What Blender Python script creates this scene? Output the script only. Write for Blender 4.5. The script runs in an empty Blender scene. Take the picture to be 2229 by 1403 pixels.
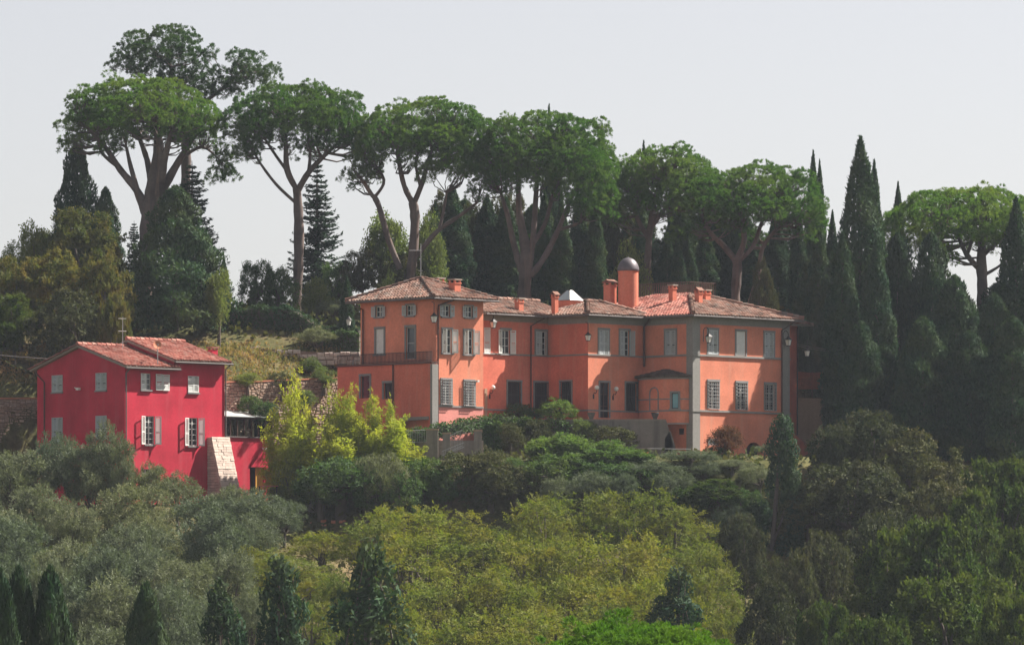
import bpy, math, random
import numpy as np
from mathutils import Vector, Matrix

R = math.radians
SC = bpy.context.scene
COL = SC.collection
# ------------------------------------------------------------------ camera, sky, sun, exposure
FPX, HOR, CXP = 12000.0, 1300.0, 1114.5          # focal length, horizon row and centre column of the photograph, in its pixels
cam = bpy.data.cameras.new('camera')
cam.sensor_fit = 'HORIZONTAL'; cam.sensor_width = 36.0
cam.lens = 36.0 * FPX / 2229.0
cam.shift_y = (HOR - 701.5) / 2229.0
cam.clip_start = 1.0; cam.clip_end = 6000.0
camo = bpy.data.objects.new('camera', cam); COL.objects.link(camo)
camo.location = (0, 0, 0); camo.rotation_euler = (R(90), 0, 0)
SC.camera = camo

SUN_AZ, SUN_EL = 25.0, 46.0                      # degrees behind the picture's right-hand side, and above the horizon
wd = bpy.data.worlds.new('World'); SC.world = wd; wd.use_nodes = True
nt = wd.node_tree
sky = nt.nodes.new('ShaderNodeTexSky'); sky.sky_type = 'NISHITA'; sky.sun_disc = False
sky.sun_elevation = R(SUN_EL); sky.sun_rotation = R(90 - SUN_AZ)
sky.air_density = 1.0; sky.dust_density = 5.0; sky.ozone_density = 1.0; sky.altitude = 2000
hs = nt.nodes.new('ShaderNodeHueSaturation'); hs.inputs['Saturation'].default_value = 0.42      # milky, hazy sky
tn = nt.nodes.new('ShaderNodeMix'); tn.data_type = 'RGBA'; tn.blend_type = 'MULTIPLY'; tn.inputs[0].default_value = 1.0; tn.inputs[7].default_value = (1.06, 0.985, 0.945, 1)
nt.links.new(sky.outputs[0], hs.inputs['Color']); nt.links.new(hs.outputs[0], tn.inputs[6]); nt.links.new(tn.outputs[2], nt.nodes['Background'].inputs[0])
nt.nodes['Background'].inputs[1].default_value = 0.052

sl = bpy.data.lights.new('sun', 'SUN'); sl.energy = 5.0; sl.angle = R(0.5); sl.color = (1.0, 0.94, 0.85)
so = bpy.data.objects.new('sun', sl); COL.objects.link(so)
sd = Vector((math.cos(R(SUN_AZ)) * math.cos(R(SUN_EL)), math.sin(R(SUN_AZ)) * math.cos(R(SUN_EL)), math.sin(R(SUN_EL))))
so.rotation_euler = sd.to_track_quat('Z', 'Y').to_euler()
so.location = (60, 300, 80)

SC.view_settings.view_transform = 'Standard'; SC.view_settings.look = 'None'
SC.view_settings.gamma = 1.0; SC.view_settings.use_curve_mapping = False
SC.view_settings.exposure = 1.4
SC.cycles.use_denoising = True
SC.cycles.max_bounces = 6; SC.cycles.diffuse_bounces = 2; SC.cycles.transmission_bounces = 3
SC.cycles.volume_bounces = 0; SC.cycles.transparent_max_bounces = 6

# ------------------------------------------------------------------ small helpers
def PX(px, Y): return (px - CXP) / FPX * Y       # world X of a photo column at depth Y
def PZ(py, Y): return (HOR - py) / FPX * Y       # world Z of a photo row at depth Y

def tag(o, label=None, cat=None, group=None, kind=None):
    if label: o['label'] = label
    if cat: o['category'] = cat
    if group: o['group'] = group
    if kind: o['kind'] = kind
    return o

def empty(name, loc=(0, 0, 0), rz=0.0, parent=None):
    o = bpy.data.objects.new(name, None); COL.objects.link(o)
    o.location = loc; o.rotation_euler = (0, 0, rz); o.empty_display_size = 0.3
    if parent: o.parent = parent
    return o

def put(name, me, parent=None, loc=(0, 0, 0), rot=(0, 0, 0), scale=(1, 1, 1)):
    o = bpy.data.objects.new(name, me); COL.objects.link(o)
    o.location = loc; o.rotation_euler = rot; o.scale = scale
    if parent: o.parent = parent
    return o

def copy_tree(o, parent=None):
    c = o.copy(); COL.objects.link(c); c.parent = parent
    for ch in o.children: copy_tree(ch, c)
    return c

class MB:
    def __init__(s): s.v = []; s.f = []
    def add(s, vs, fs):
        n = len(s.v); s.v += [tuple(p) for p in vs]; s.f += [tuple(i + n for i in f) for f in fs]
    def quad(s, *p): s.add(p, [tuple(range(len(p)))])
    def box(s, x0, x1, y0, y1, z0, z1):
        s.add([(x0,y0,z0),(x1,y0,z0),(x1,y1,z0),(x0,y1,z0),(x0,y0,z1),(x1,y0,z1),(x1,y1,z1),(x0,y1,z1)],
              [(0,3,2,1),(4,5,6,7),(0,1,5,4),(1,2,6,5),(2,3,7,6),(3,0,4,7)])
    def obox(s, c, ax, ay, az):
        c, ax, ay, az = Vector(c), Vector(ax), Vector(ay), Vector(az)
        p = [c + i*ax + j*ay + k*az for k in (-1,1) for j in (-1,1) for i in (-1,1)]
        s.add(p, [(0,2,3,1),(4,5,7,6),(0,1,5,4),(1,3,7,5),(3,2,6,7),(2,0,4,6)])
    def tube(s, pts, rad, n=8, cap=True):
        pts = [Vector(p) for p in pts]
        if not hasattr(rad, '__len__'): rad = [rad]*len(pts)
        base = len(s.v); up = Vector((0.0, 0.03, 1.0)); last = None
        for i, p in enumerate(pts):
            d = (pts[min(i+1, len(pts)-1)] - pts[max(i-1, 0)]).normalized()
            a = last - d*last.dot(d) if last is not None else (up if abs(d.z) < 0.9 else Vector((1, 0, 0)))
            a = a - d*a.dot(d); a.normalize(); b = d.cross(a); last = a
            for k in range(n):
                t = 2*math.pi*k/n
                s.v.append(tuple(p + (a*math.cos(t) + b*math.sin(t))*rad[i]))
        for i in range(len(pts)-1):
            for k in range(n):
                q = base + i*n; k2 = (k+1) % n
                s.f.append((q+k, q+k2, q+n+k2, q+n+k))
        if cap:
            s.f.append(tuple(base + k for k in reversed(range(n))))
            s.f.append(tuple(base + (len(pts)-1)*n + k for k in range(n)))
    def lathe(s, prof, c=(0, 0, 0), n=20):
        base = len(s.v)
        for r, z in prof:
            for k in range(n):
                t = 2*math.pi*k/n; s.v.append((c[0]+r*math.cos(t), c[1]+r*math.sin(t), c[2]+z))
        for i in range(len(prof)-1):
            for k in range(n):
                q = base+i*n; k2 = (k+1) % n; s.f.append((q+k, q+k2, q+n+k2, q+n+k))
        s.f.append(tuple(base+k for k in reversed(range(n)))); s.f.append(tuple(base+(len(prof)-1)*n+k for k in range(n)))
    def prism(s, poly, z0, z1):
        n = len(poly)
        s.add([(x, y, z0) for x, y in poly] + [(x, y, z1) for x, y in poly],
              [tuple(reversed(range(n))), tuple(range(n, 2*n))] + [(i, (i+1) % n, n+(i+1) % n, n+i) for i in range(n)])
    def mesh(s, name, mat, smooth=False):
        me = bpy.data.meshes.new(name); me.from_pydata(s.v, [], s.f); me.update()
        if mat: me.materials.append(mat)
        if smooth: me.polygons.foreach_set('use_smooth', [True]*len(me.polygons))
        return me
    def build(s, name, mat, parent=None, loc=(0, 0, 0), rot=(0, 0, 0), smooth=False):
        return put(name, s.mesh(name, mat, smooth), parent, loc, rot)

# ------------------------------------------------------------------ materials
def mat_new(name):
    m = bpy.data.materials.new(name); m.use_nodes = True
    t = m.node_tree; return m, t, t.nodes['Principled BSDF']
def ramp(t, fac, stops):
    r = t.nodes.new('ShaderNodeValToRGB'); e = r.color_ramp.elements
    while len(e) < len(stops): e.new(0.5)
    for el, (p, c) in zip(e, stops): el.position = p; el.color = (*c, 1)
    t.links.new(fac, r.inputs[0]); return r.outputs[0]
def noise(t, scale, detail=4, rough=0.55, vec=None):
    n = t.nodes.new('ShaderNodeTexNoise'); n.inputs['Scale'].default_value = scale
    n.inputs['Detail'].default_value = detail; n.inputs['Roughness'].default_value = rough
    if vec is None:
        tc = t.nodes.new('ShaderNodeTexCoord'); vec = tc.outputs['Object']
    t.links.new(vec, n.inputs['Vector']); return n.outputs[0]
def scaled(t, sx, sy, sz):
    tc = t.nodes.new('ShaderNodeTexCoord'); mp = t.nodes.new('ShaderNodeMapping')
    mp.inputs['Scale'].default_value = (sx, sy, sz); t.links.new(tc.outputs['Object'], mp.inputs[0]); return mp.outputs[0]
def mixc(t, fac, a, b, mode='MIX'):
    m = t.nodes.new('ShaderNodeMix'); m.data_type = 'RGBA'; m.blend_type = mode
    for s, v in ((m.inputs[0], fac), (m.inputs[6], a), (m.inputs[7], b)):
        if isinstance(v, (tuple, list)): s.default_value = (*v, 1)
        elif isinstance(v, (int, float)): s.default_value = v
        else: t.links.new(v, s)
    return m.outputs[2]
def bump(t, b, h, strength=0.3, dist=0.02):
    n = t.nodes.new('ShaderNodeBump'); n.inputs['Strength'].default_value = strength; n.inputs['Distance'].default_value = dist
    t.links.new(h, n.inputs['Height']); t.links.new(n.outputs[0], b.inputs['Normal'])

def plaster(name, col, var=0.12, stain=(0.4, 0.3, 0.25), amount=0.25, rough=0.9):
    m, t, b = mat_new(name)
    c = Vector(col)
    base = ramp(t, noise(t, 0.45, 5), [(0.3, tuple(c*(1-var))), (0.52, tuple(c)), (0.75, tuple(c*(1+var)))])
    fine = ramp(t, noise(t, 6.0, 5, 0.7), [(0.3, (0.86,)*3), (0.7, (1.08,)*3)])
    base = mixc(t, 1.0, base, fine, 'MULTIPLY')
    streak = noise(t, 1.0, 4, 0.6, scaled(t, 1.6, 1.6, 0.14))
    sfac = ramp(t, streak, [(0.52, (0,)*3), (0.78, (amount,)*3)])
    base = mixc(t, sfac, base, stain)
    t.links.new(base, b.inputs['Base Color']); b.inputs['Roughness'].default_value = rough
    b.inputs['Specular IOR Level'].default_value = 0.15
    bump(t, b, noise(t, 9.0, 5, 0.7), 0.25, 0.02)
    return m
def plain(name, col, rough=0.6, metal=0.0, var=0.1, scale=3.0, spec=0.3):
    m, t, b = mat_new(name); c = Vector(col)
    t.links.new(ramp(t, noise(t, scale, 4), [(0.3, tuple(c*(1-var))), (0.7, tuple(c*(1+var)))]), b.inputs['Base Color'])
    b.inputs['Roughness'].default_value = rough; b.inputs['Metallic'].default_value = metal; b.inputs['Specular IOR Level'].default_value = spec
    return m
def island(t):
    return t.nodes.new('ShaderNodeNewGeometry').outputs['Random Per Island']
def tilemat(name, cols):
    m, t, b = mat_new(name)
    base = ramp(t, island(t), [(i/(len(cols)-1), c) for i, c in enumerate(cols)])
    n2 = ramp(t, noise(t, 0.5, 4), [(0.35, (0.66,)*3), (0.65, (1.12,)*3)])
    base = mixc(t, 1.0, base, n2, 'MULTIPLY')
    n3 = ramp(t, noise(t, 3.5, 4, 0.7), [(0.55, (0,)*3), (0.75, (0.45,)*3)])
    base = mixc(t, n3, base, (0.2, 0.19, 0.16))
    t.links.new(base, b.inputs['Base Color']); b.inputs['Roughness'].default_value = 0.85; b.inputs['Specular IOR Level'].default_value = 0.2
    return m
def stonemat(name, cols, sc=4.0):
    m, t, b = mat_new(name)
    base = ramp(t, island(t), [(i/(len(cols)-1), c) for i, c in enumerate(cols)])
    base = mixc(t, 1.0, base, ramp(t, noise(t, sc, 5, 0.7), [(0.3, (0.7,)*3), (0.7, (1.15,)*3)]), 'MULTIPLY')
    oi = t.nodes.new('ShaderNodeObjectInfo')
    base = mixc(t, 1.0, base, ramp(t, oi.outputs['Random'], [(0, (0.8,)*3), (1, (1.15,)*3)]), 'MULTIPLY')
    t.links.new(base, b.inputs['Base Color']); b.inputs['Roughness'].default_value = 0.95
    bump(t, b, noise(t, 12, 5, 0.7), 0.5, 0.03)
    return m
def leafmat(name, cols, clump=None, transl=0.3, tcol=None, rough=0.75, spec=0.08, clumpscale=0.5):
    """foliage: colour varies leaf by leaf, clump by clump and plant by plant"""
    m, t, b = mat_new(name)
    base = ramp(t, island(t), [(i/(len(cols)-1), c) for i, c in enumerate(cols)])
    if clump:
        tc = t.nodes.new('ShaderNodeTexCoord')
        base = mixc(t, ramp(t, noise(t, clumpscale, 3), [(0.42, (0,)*3), (0.66, (0.75,)*3)]), base, clump)
    oi = t.nodes.new('ShaderNodeObjectInfo')
    base = mixc(t, 1.0, base, ramp(t, oi.outputs['Random'], [(0, (0.72, 0.80, 0.80)), (0.5, (1,)*3), (1, (1.25, 1.15, 0.95))]), 'MULTIPLY')
    t.links.new(base, b.inputs['Base Color']); b.inputs['Roughness'].default_value = rough; b.inputs['Specular IOR Level'].default_value = spec
    tr = t.nodes.new('ShaderNodeBsdfTranslucent')
    t.links.new(mixc(t, 1.0, base, tcol or (1.3, 1.4, 0.7), 'MULTIPLY'), tr.inputs[0])
    ms = t.nodes.new('ShaderNodeMixShader'); ms.inputs[0].default_value = transl
    t.links.new(b.outputs[0], ms.inputs[1]); t.links.new(tr.outputs[0], ms.inputs[2])
    t.links.new(ms.outputs[0], t.nodes['Material Output'].inputs[0])
    return m

M = {}
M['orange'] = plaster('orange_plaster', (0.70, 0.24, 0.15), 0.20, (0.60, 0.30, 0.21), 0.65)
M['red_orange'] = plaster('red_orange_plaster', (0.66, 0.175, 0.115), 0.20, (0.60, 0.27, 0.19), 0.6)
M['sunlit_pink'] = plaster('sunlit_pink_plaster', (0.70, 0.27, 0.23), 0.1, (0.55, 0.3, 0.25), 0.3)  # pinker copy of the orange, with the sunlit look put into the colour
M['crimson'] = plaster('crimson_plaster', (0.52, 0.030, 0.058), 0.22, (0.50, 0.09, 0.11), 0.55)
M['grey'] = plaster('grey_plaster', (0.27, 0.26, 0.245), 0.1, (0.2, 0.18, 0.16), 0.3)
M['frame'] = plaster('grey_stone_surround', (0.24, 0.24, 0.235), 0.12, (0.18, 0.17, 0.16), 0.3)
M['soffit'] = plaster('soffit_plaster', (0.30, 0.25, 0.21), 0.1, (0.2, 0.15, 0.12), 0.3)
M['shutter'] = plain('grey_shutter_paint', (0.43, 0.46, 0.47), 0.6, 0, 0.08)
M['white'] = plain('white_shutter_paint', (0.66, 0.67, 0.64), 0.6, 0, 0.08)
M['glass'] = plain('dark_window_glass', (0.018, 0.024, 0.032), 0.12, 0, 0.3, 1.0, 0.5)
M['cyan_glass'] = plain('pale_turquoise_glass', (0.16, 0.36, 0.40), 0.15, 0, 0.2, 1.0, 0.5)
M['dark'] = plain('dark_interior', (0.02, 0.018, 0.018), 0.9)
M['iron'] = plain('dark_iron', (0.045, 0.042, 0.042), 0.6, 0.3)
M['grille'] = plain('weathered_grille_iron', (0.36, 0.36, 0.36), 0.55, 0.3)
M['pipe'] = plain('brown_copper_pipe', (0.085, 0.045, 0.035), 0.5, 0.4)
M['gutter'] = plain('gutter_metal', (0.12, 0.10, 0.095), 0.7, 0.0)
M['tile'] = tilemat('old_roof_tile', [(0.11, 0.065, 0.048), (0.26, 0.14, 0.10), (0.33, 0.19, 0.145), (0.20, 0.10, 0.072), (0.38, 0.26, 0.21), (0.15, 0.12, 0.10)])
M['tile_red'] = tilemat('red_roof_tile', [(0.21, 0.062, 0.045), (0.38, 0.135, 0.10), (0.45, 0.20, 0.155), (0.31, 0.09, 0.068), (0.44, 0.25, 0.20)])
M['tile_dark'] = tilemat('dark_roof_tile', [(0.06, 0.045, 0.038), (0.11, 0.075, 0.06), (0.08, 0.07, 0.055), (0.14, 0.09, 0.075)])  # darker tile tones for the porch roof
M['lead'] = plain('lead_dome', (0.12, 0.105, 0.115), 0.5, 0.3, 0.2, 2.0)
M['skyglass'] = plain('skylight_glass', (0.42, 0.50, 0.50), 0.2, 0, 0.1, 1.5, 0.5)
M['sheet'] = plain('pale_roof_sheet', (0.52, 0.56, 0.55), 0.4, 0.2, 0.1, 1.0)
M['brick'] = plaster('chimney_plaster', (0.62, 0.19, 0.12), 0.15, (0.35, 0.2, 0.15), 0.4)
M['lamp'] = plain('frosted_lamp_glass', (0.75, 0.73, 0.68), 0.3, 0, 0.05)
M['concrete'] = plaster('weathered_concrete', (0.27, 0.235, 0.205), 0.2, (0.1, 0.09, 0.08), 0.6)
M['wallgrey'] = plaster('stained_grey_render', (0.23, 0.20, 0.18), 0.22, (0.07, 0.06, 0.055), 0.85)
M['beige'] = plaster('beige_render', (0.42, 0.29, 0.20), 0.15, (0.25, 0.18, 0.13), 0.5)
M['stone'] = stonemat('rubble_stone', [(0.30, 0.19, 0.14), (0.44, 0.30, 0.22), (0.36, 0.26, 0.20), (0.50, 0.37, 0.29), (0.25, 0.18, 0.14)])
M['pale_stone'] = stonemat('pale_buttress_stone', [(0.52, 0.40, 0.33), (0.66, 0.54, 0.46), (0.58, 0.44, 0.37), (0.70, 0.61, 0.53), (0.45, 0.35, 0.30)])
M['mortar'] = plain('lime_mortar', (0.22, 0.15, 0.115), 0.95, 0, 0.15)
M['yellow'] = plain('yellow_door_paint', (0.62, 0.36, 0.07), 0.6)
M['curtain'] = plain('cream_curtain', (0.62, 0.48, 0.30), 0.9)
M['net'] = plain('orange_barrier_net', (0.55, 0.12, 0.05), 0.8, 0, 0.2)
M['terracotta'] = plain('terracotta', (0.5, 0.19, 0.11), 0.8)
M['soil'] = plain('bare_soil', (0.22, 0.12, 0.075), 0.95, 0, 0.3, 1.2)
M['wire'] = plain('cable_rubber', (0.22, 0.2, 0.19), 0.6)
M['paving'] = plain('terrace_paving', (0.30, 0.24, 0.2), 0.9, 0, 0.15)
M['bark_pine'] = plaster('pine_bark', (0.125, 0.098, 0.09), 0.5, (0.26, 0.17, 0.13), 0.9)
M['bark'] = plaster('grey_bark', (0.11, 0.09, 0.075), 0.3, (0.05, 0.045, 0.04), 0.6)
M['culm'] = plain('bamboo_culm', (0.22, 0.22, 0.06), 0.5)
m_, t_, b_ = mat_new('hill_ground')
g1 = ramp(t_, noise(t_, 0.12, 6, 0.65), [(0.32, (0.045, 0.052, 0.02)), (0.5, (0.09, 0.09, 0.035)), (0.66, (0.16, 0.12, 0.065))])
g1 = mixc(t_, 1.0, g1, ramp(t_, noise(t_, 2.5, 6, 0.7), [(0.3, (0.6,)*3), (0.7, (1.25,)*3)]), 'MULTIPLY')
t_.links.new(g1, b_.inputs['Base Color']); b_.inputs['Roughness'].default_value = 1.0; b_.inputs['Specular IOR Level'].default_value = 0.05
bump(t_, b_, noise(t_, 1.5, 6, 0.7), 0.8, 0.2); M['ground'] = m_
# foliage
M['pine'] = leafmat('stone_pine_needles', [(0.032, 0.078, 0.020), (0.052, 0.12, 0.026), (0.08, 0.16, 0.034), (0.044, 0.10, 0.024)], (0.13, 0.175, 0.05), 0.40, clumpscale=0.30)
M['pine_near'] = leafmat('near_pine_needles', [(0.045, 0.11, 0.012), (0.085, 0.19, 0.02), (0.12, 0.23, 0.03), (0.06, 0.14, 0.016)], (0.14, 0.21, 0.03), 0.35, clumpscale=0.8)
M['aleppo'] = leafmat('aleppo_pine_needles', [(0.024, 0.055, 0.026), (0.036, 0.078, 0.032), (0.05, 0.095, 0.038)], (0.06, 0.09, 0.035), 0.3, clumpscale=0.35)
M['cypress'] = leafmat('cypress_scales', [(0.017, 0.045, 0.026), (0.026, 0.062, 0.034), (0.040, 0.082, 0.040)], (0.066, 0.085, 0.036), 0.2, clumpscale=0.35)
M['fir'] = leafmat('fir_needles', [(0.014, 0.034, 0.022), (0.022, 0.048, 0.028), (0.032, 0.06, 0.034)], None, 0.15)
M['olive'] = leafmat('olive_leaves', [(0.085, 0.105, 0.060), (0.12, 0.145, 0.09), (0.19, 0.215, 0.15), (0.07, 0.085, 0.048)], (0.10, 0.125, 0.045), 0.25, (1.1, 1.15, 0.8), clumpscale=0.35)
M['locust'] = leafmat('locust_leaves', [(0.068, 0.098, 0.018), (0.108, 0.143, 0.026), (0.158, 0.178, 0.036), (0.082, 0.12, 0.022)], (0.165, 0.14, 0.034), 0.32, (1.25, 1.35, 0.6), clumpscale=0.45)
M['holm'] = leafmat('holm_oak_leaves', [(0.034, 0.045, 0.020), (0.052, 0.064, 0.028), (0.078, 0.086, 0.040), (0.027, 0.038, 0.018)], (0.075, 0.068, 0.033), 0.2, clumpscale=0.4)
M['oak'] = leafmat('oak_leaves', [(0.020, 0.042, 0.010), (0.036, 0.068, 0.013), (0.058, 0.092, 0.017), (0.024, 0.048, 0.011)], (0.095, 0.11, 0.018), 0.3, clumpscale=0.4)
M['autumn'] = leafmat('autumn_leaves', [(0.06, 0.085, 0.024), (0.09, 0.105, 0.028), (0.12, 0.115, 0.034), (0.052, 0.078, 0.024)], (0.17, 0.115, 0.032), 0.3, clumpscale=0.4)
M['light'] = leafmat('light_green_leaves', [(0.08, 0.115, 0.034), (0.115, 0.155, 0.048), (0.16, 0.19, 0.07)], (0.13, 0.14, 0.06), 0.35, clumpscale=0.5)
M['bamboo'] = leafmat('bamboo_leaves', [(0.17, 0.21, 0.03), (0.26, 0.30, 0.035), (0.34, 0.36, 0.045), (0.20, 0.25, 0.03)], (0.36, 0.34, 0.05), 0.42, clumpscale=0.6)
M['ivy'] = leafmat('ivy_leaves', [(0.030, 0.066, 0.020), (0.052, 0.102, 0.028), (0.088, 0.145, 0.042)], (0.085, 0.11, 0.035), 0.28, spec=0.2)
M['reed'] = leafmat('reed_leaves', [(0.05, 0.10, 0.025), (0.085, 0.15, 0.035), (0.13, 0.19, 0.06)], (0.12, 0.15, 0.05), 0.35)
M['redleaf'] = leafmat('red_shrub_leaves', [(0.10, 0.035, 0.025), (0.16, 0.06, 0.04), (0.09, 0.06, 0.03)], None, 0.3)
M['scrub'] = leafmat('scrub_leaves', [(0.03, 0.042, 0.015), (0.05, 0.065, 0.022), (0.08, 0.085, 0.032)], (0.09, 0.07, 0.035), 0.25, clumpscale=0.2)
M['grass'] = leafmat('dry_grass', [(0.10, 0.11, 0.04), (0.15, 0.13, 0.06), (0.22, 0.15, 0.09), (0.08, 0.11, 0.03)], (0.27, 0.15, 0.10), 0.35, clumpscale=0.25)

# ------------------------------------------------------------------ terrain
PROF_C = ([-200, 0, 150, 250, 300, 320, 340, 365, 378, 384, 386.6, 387.5, 392, 397, 418, 422, 428, 446, 480, 600, 900, 1600],
          [-16, -16, -16, -15, -12, -10, -7.5, -3.0, 1.8, 6.0, 8.8, 9.6, 9.8, 10.2, 10.4, 17, 22.0, 23.0, 18, 0, -18, -20])
PROF_L = ([-200, 0, 150, 250, 300, 320, 340, 365, 376, 386, 400, 403.1, 403.8, 412, 417, 428, 446, 480, 600, 900, 1600],
          [-16, -16, -16, -15, -11, -8.5, -5.5, -0.5, 3.0, 6.2, 7.0, 8.0, 15.6, 18.4, 20.6, 22.0, 23.0, 18, 0, -18, -20])
PROF_R = ([-200, 0, 150, 250, 300, 320, 340, 365, 378, 388, 393.2, 405, 420, 435, 450, 480, 600, 900, 1600],
          [-16, -16, -16, -15, -12, -10.5, -8, -3.5, 1.0, 5.5, 8.6, 10.5, 13.5, 19, 21, 17, 0, -18, -20])
def ground_z(X, Y):
    X = np.asarray(X, float); Y = np.asarray(Y, float)
    yj = np.interp(X, [-45, -39.4, -32.5, -30, -26, -21, -13.2, -12], [399.2, 399.2, 405.2, 405.2, 403.4, 400.3, 408.2, 408.2])-403.4
    Yl = Y-yj*np.clip(np.minimum((Y-388)/9, (413-Y)/5), 0, 1)
    l, c, r = np.interp(Yl, *PROF_L), np.interp(Y, *PROF_C), np.interp(Y, *PROF_R)
    sm = lambda a, b: (lambda q: q*q*(3-2*q))(np.clip((X-a)/(b-a), 0, 1))
    z = l + (c-l)*sm(-12.8, -11.0); z = z + (r-z)*sm(20.5, 25.0)
    amp = np.clip((387-Y)/30, 0.06, 1)*0.35
    return z + amp*(np.sin(X*0.31+Y*0.17)+np.sin(X*0.13-Y*0.29+1.3)+0.5*np.sin(X*0.7+Y*0.55))
xs = np.unique(np.concatenate([np.linspace(-1600, -80, 24), np.linspace(-80, -10, 120), np.linspace(-9, 80, 80), np.linspace(80, 1600, 24)]))
ys = np.unique(np.concatenate([np.linspace(-200, 280, 30), np.linspace(280, 390, 60), np.array([384.0, 386.6, 387.5, 403.0, 403.15, 403.4, 403.75, 403.9]),
                               np.linspace(391, 412, 64), np.linspace(413, 460, 36), np.linspace(465, 620, 20), np.linspace(640, 1600, 24)]))
gx, gy = np.meshgrid(xs, ys); gz = ground_z(gx, gy)
nx, ny = len(xs), len(ys)
idx = np.arange(nx*ny).reshape(ny, nx)
gf = np.stack([idx[:-1, :-1], idx[:-1, 1:], idx[1:, 1:], idx[1:, :-1]], -1).reshape(-1, 4)
gm = bpy.data.meshes.new('ground'); gm.from_pydata(np.stack([gx, gy, gz], -1).reshape(-1, 3).tolist(), [], gf.tolist()); gm.update()
gm.polygons.foreach_set('use_smooth', [True]*len(gm.polygons)); gm.materials.append(M['ground'])
tag(put('ground', gm), kind='structure')
# ------------------------------------------------------------------ house building kit
S2 = math.sqrt(0.5)
class House:
    """a house whose two visible fronts face the lower right (constant v) and the lower left (constant u) of the picture"""
    def __init__(s, name, px, Y, zb):
        s.X0, s.Y0, s.zb = PX(px, Y), Y, zb
        s.root = empty(name, (s.X0, s.Y0, zb), R(45))
    def u_at(s, px, v):
        k = (px-CXP)/FPX; return (k*s.Y0 - s.X0 + v*S2*(1+k))/(S2*(1-k))
    def v_at(s, px, u):
        k = (px-CXP)/FPX; return (s.X0 + u*S2*(1-k) - k*s.Y0)/(S2*(1+k))
    def z_at(s, py, u, v):
        return PZ(py, s.Y0 + (u+v)*S2) - s.zb
    def world(s, u, v, z=0): return (s.X0+(u-v)*S2, s.Y0+(u+v)*S2, s.zb+z)

LEAF = {}
def shutter_mesh(w, h, mat):
    key = (round(w, 2), round(h, 2), mat)
    if key not in LEAF:
        m = MB(); st = 0.065; d = 0.02
        m.box(0, st, -d, d, 0, h); m.box(w-st, w, -d, d, 0, h)
        m.box(st, w-st, -d, d, 0, st*1.3); m.box(st, w-st, -d, d, h-st, h)
        mid = h*0.42; m.box(st, w-st, -d, d, mid, mid+st)
        z = st*1.3+0.03
        while z < h-st-0.03:
            if not (mid-0.04 < z < mid+st+0.03):
                m.obox((w/2, 0, z), (w/2-st, 0, 0), (0, 0.014, 0.028), (0, -0.003, 0.0035))
            z += 0.075
        LEAF[key] = m.mesh('shutter', M[mat])
    return LEAF[key]

class Facade:
    def __init__(s, H, axis, const, a0, a1, z0, z1, mat, depth=0.2):
        s.H, s.axis, s.c, s.a0, s.a1, s.z0, s.z1, s.mat, s.depth = H, axis, const, a0, a1, z0, z1, mat, depth
        s.open = []; s.todo = []
    def P(s, a, d, z): return (a, s.c+d, z) if s.axis == 'v' else (s.c+d, a, z)
    def a_at(s, px): return s.H.u_at(px, s.c) if s.axis == 'v' else s.H.v_at(px, s.c)
    def z_at(s, py, a): return s.H.z_at(py, a, s.c) if s.axis == 'v' else s.H.z_at(py, s.c, a)
    def rot(s): return 0.0 if s.axis == 'v' else R(-90)
    def hole(s, px, top, bot, w):
        a = s.a_at(px); zt, zb = s.z_at(top, a), s.z_at(bot, a)
        s.open.append((a-w/2, a+w/2, zb, zt)); return a, zb, zt-zb
    def window(s, px, top, bot, w, **kw):
        a, zb, h = s.hole(px, top, bot, w); s.todo.append((a, zb, w, h, kw)); return s
    def finish(s):
        A = sorted({s.a0, s.a1, *[o[0] for o in s.open], *[o[1] for o in s.open]})
        Z = sorted({s.z0, s.z1, *[o[2] for o in s.open], *[o[3] for o in s.open]})
        m = MB()
        for i in range(len(A)-1):
            for j in range(len(Z)-1):
                ca, cz = (A[i]+A[i+1])/2, (Z[j]+Z[j+1])/2
                if any(o[0] < ca < o[1] and o[2] < cz < o[3] for o in s.open): continue
                m.quad(s.P(A[i], 0, Z[j]), s.P(A[i+1], 0, Z[j]), s.P(A[i+1], 0, Z[j+1]), s.P(A[i], 0, Z[j+1]))
        for a, b, z0, z1 in s.open:
            D = s.depth
            m.quad(s.P(a, 0, z0), s.P(a, 0, z1), s.P(a, D, z1), s.P(a, D, z0)); m.quad(s.P(b, 0, z0), s.P(b, D, z0), s.P(b, D, z1), s.P(b, 0, z1))
            m.quad(s.P(a, 0, z1), s.P(b, 0, z1), s.P(b, D, z1), s.P(a, D, z1)); m.quad(s.P(a, 0, z0), s.P(a, D, z0), s.P(b, D, z0), s.P(b, 0, z0))
        m.build('wall', M[s.mat], s.H.root)
        for a, zb, w, h, kw in s.todo:
            make_window(s.H.root, s.P(a, 0, zb), s.rot(), w, h, **kw)
        return s

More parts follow.
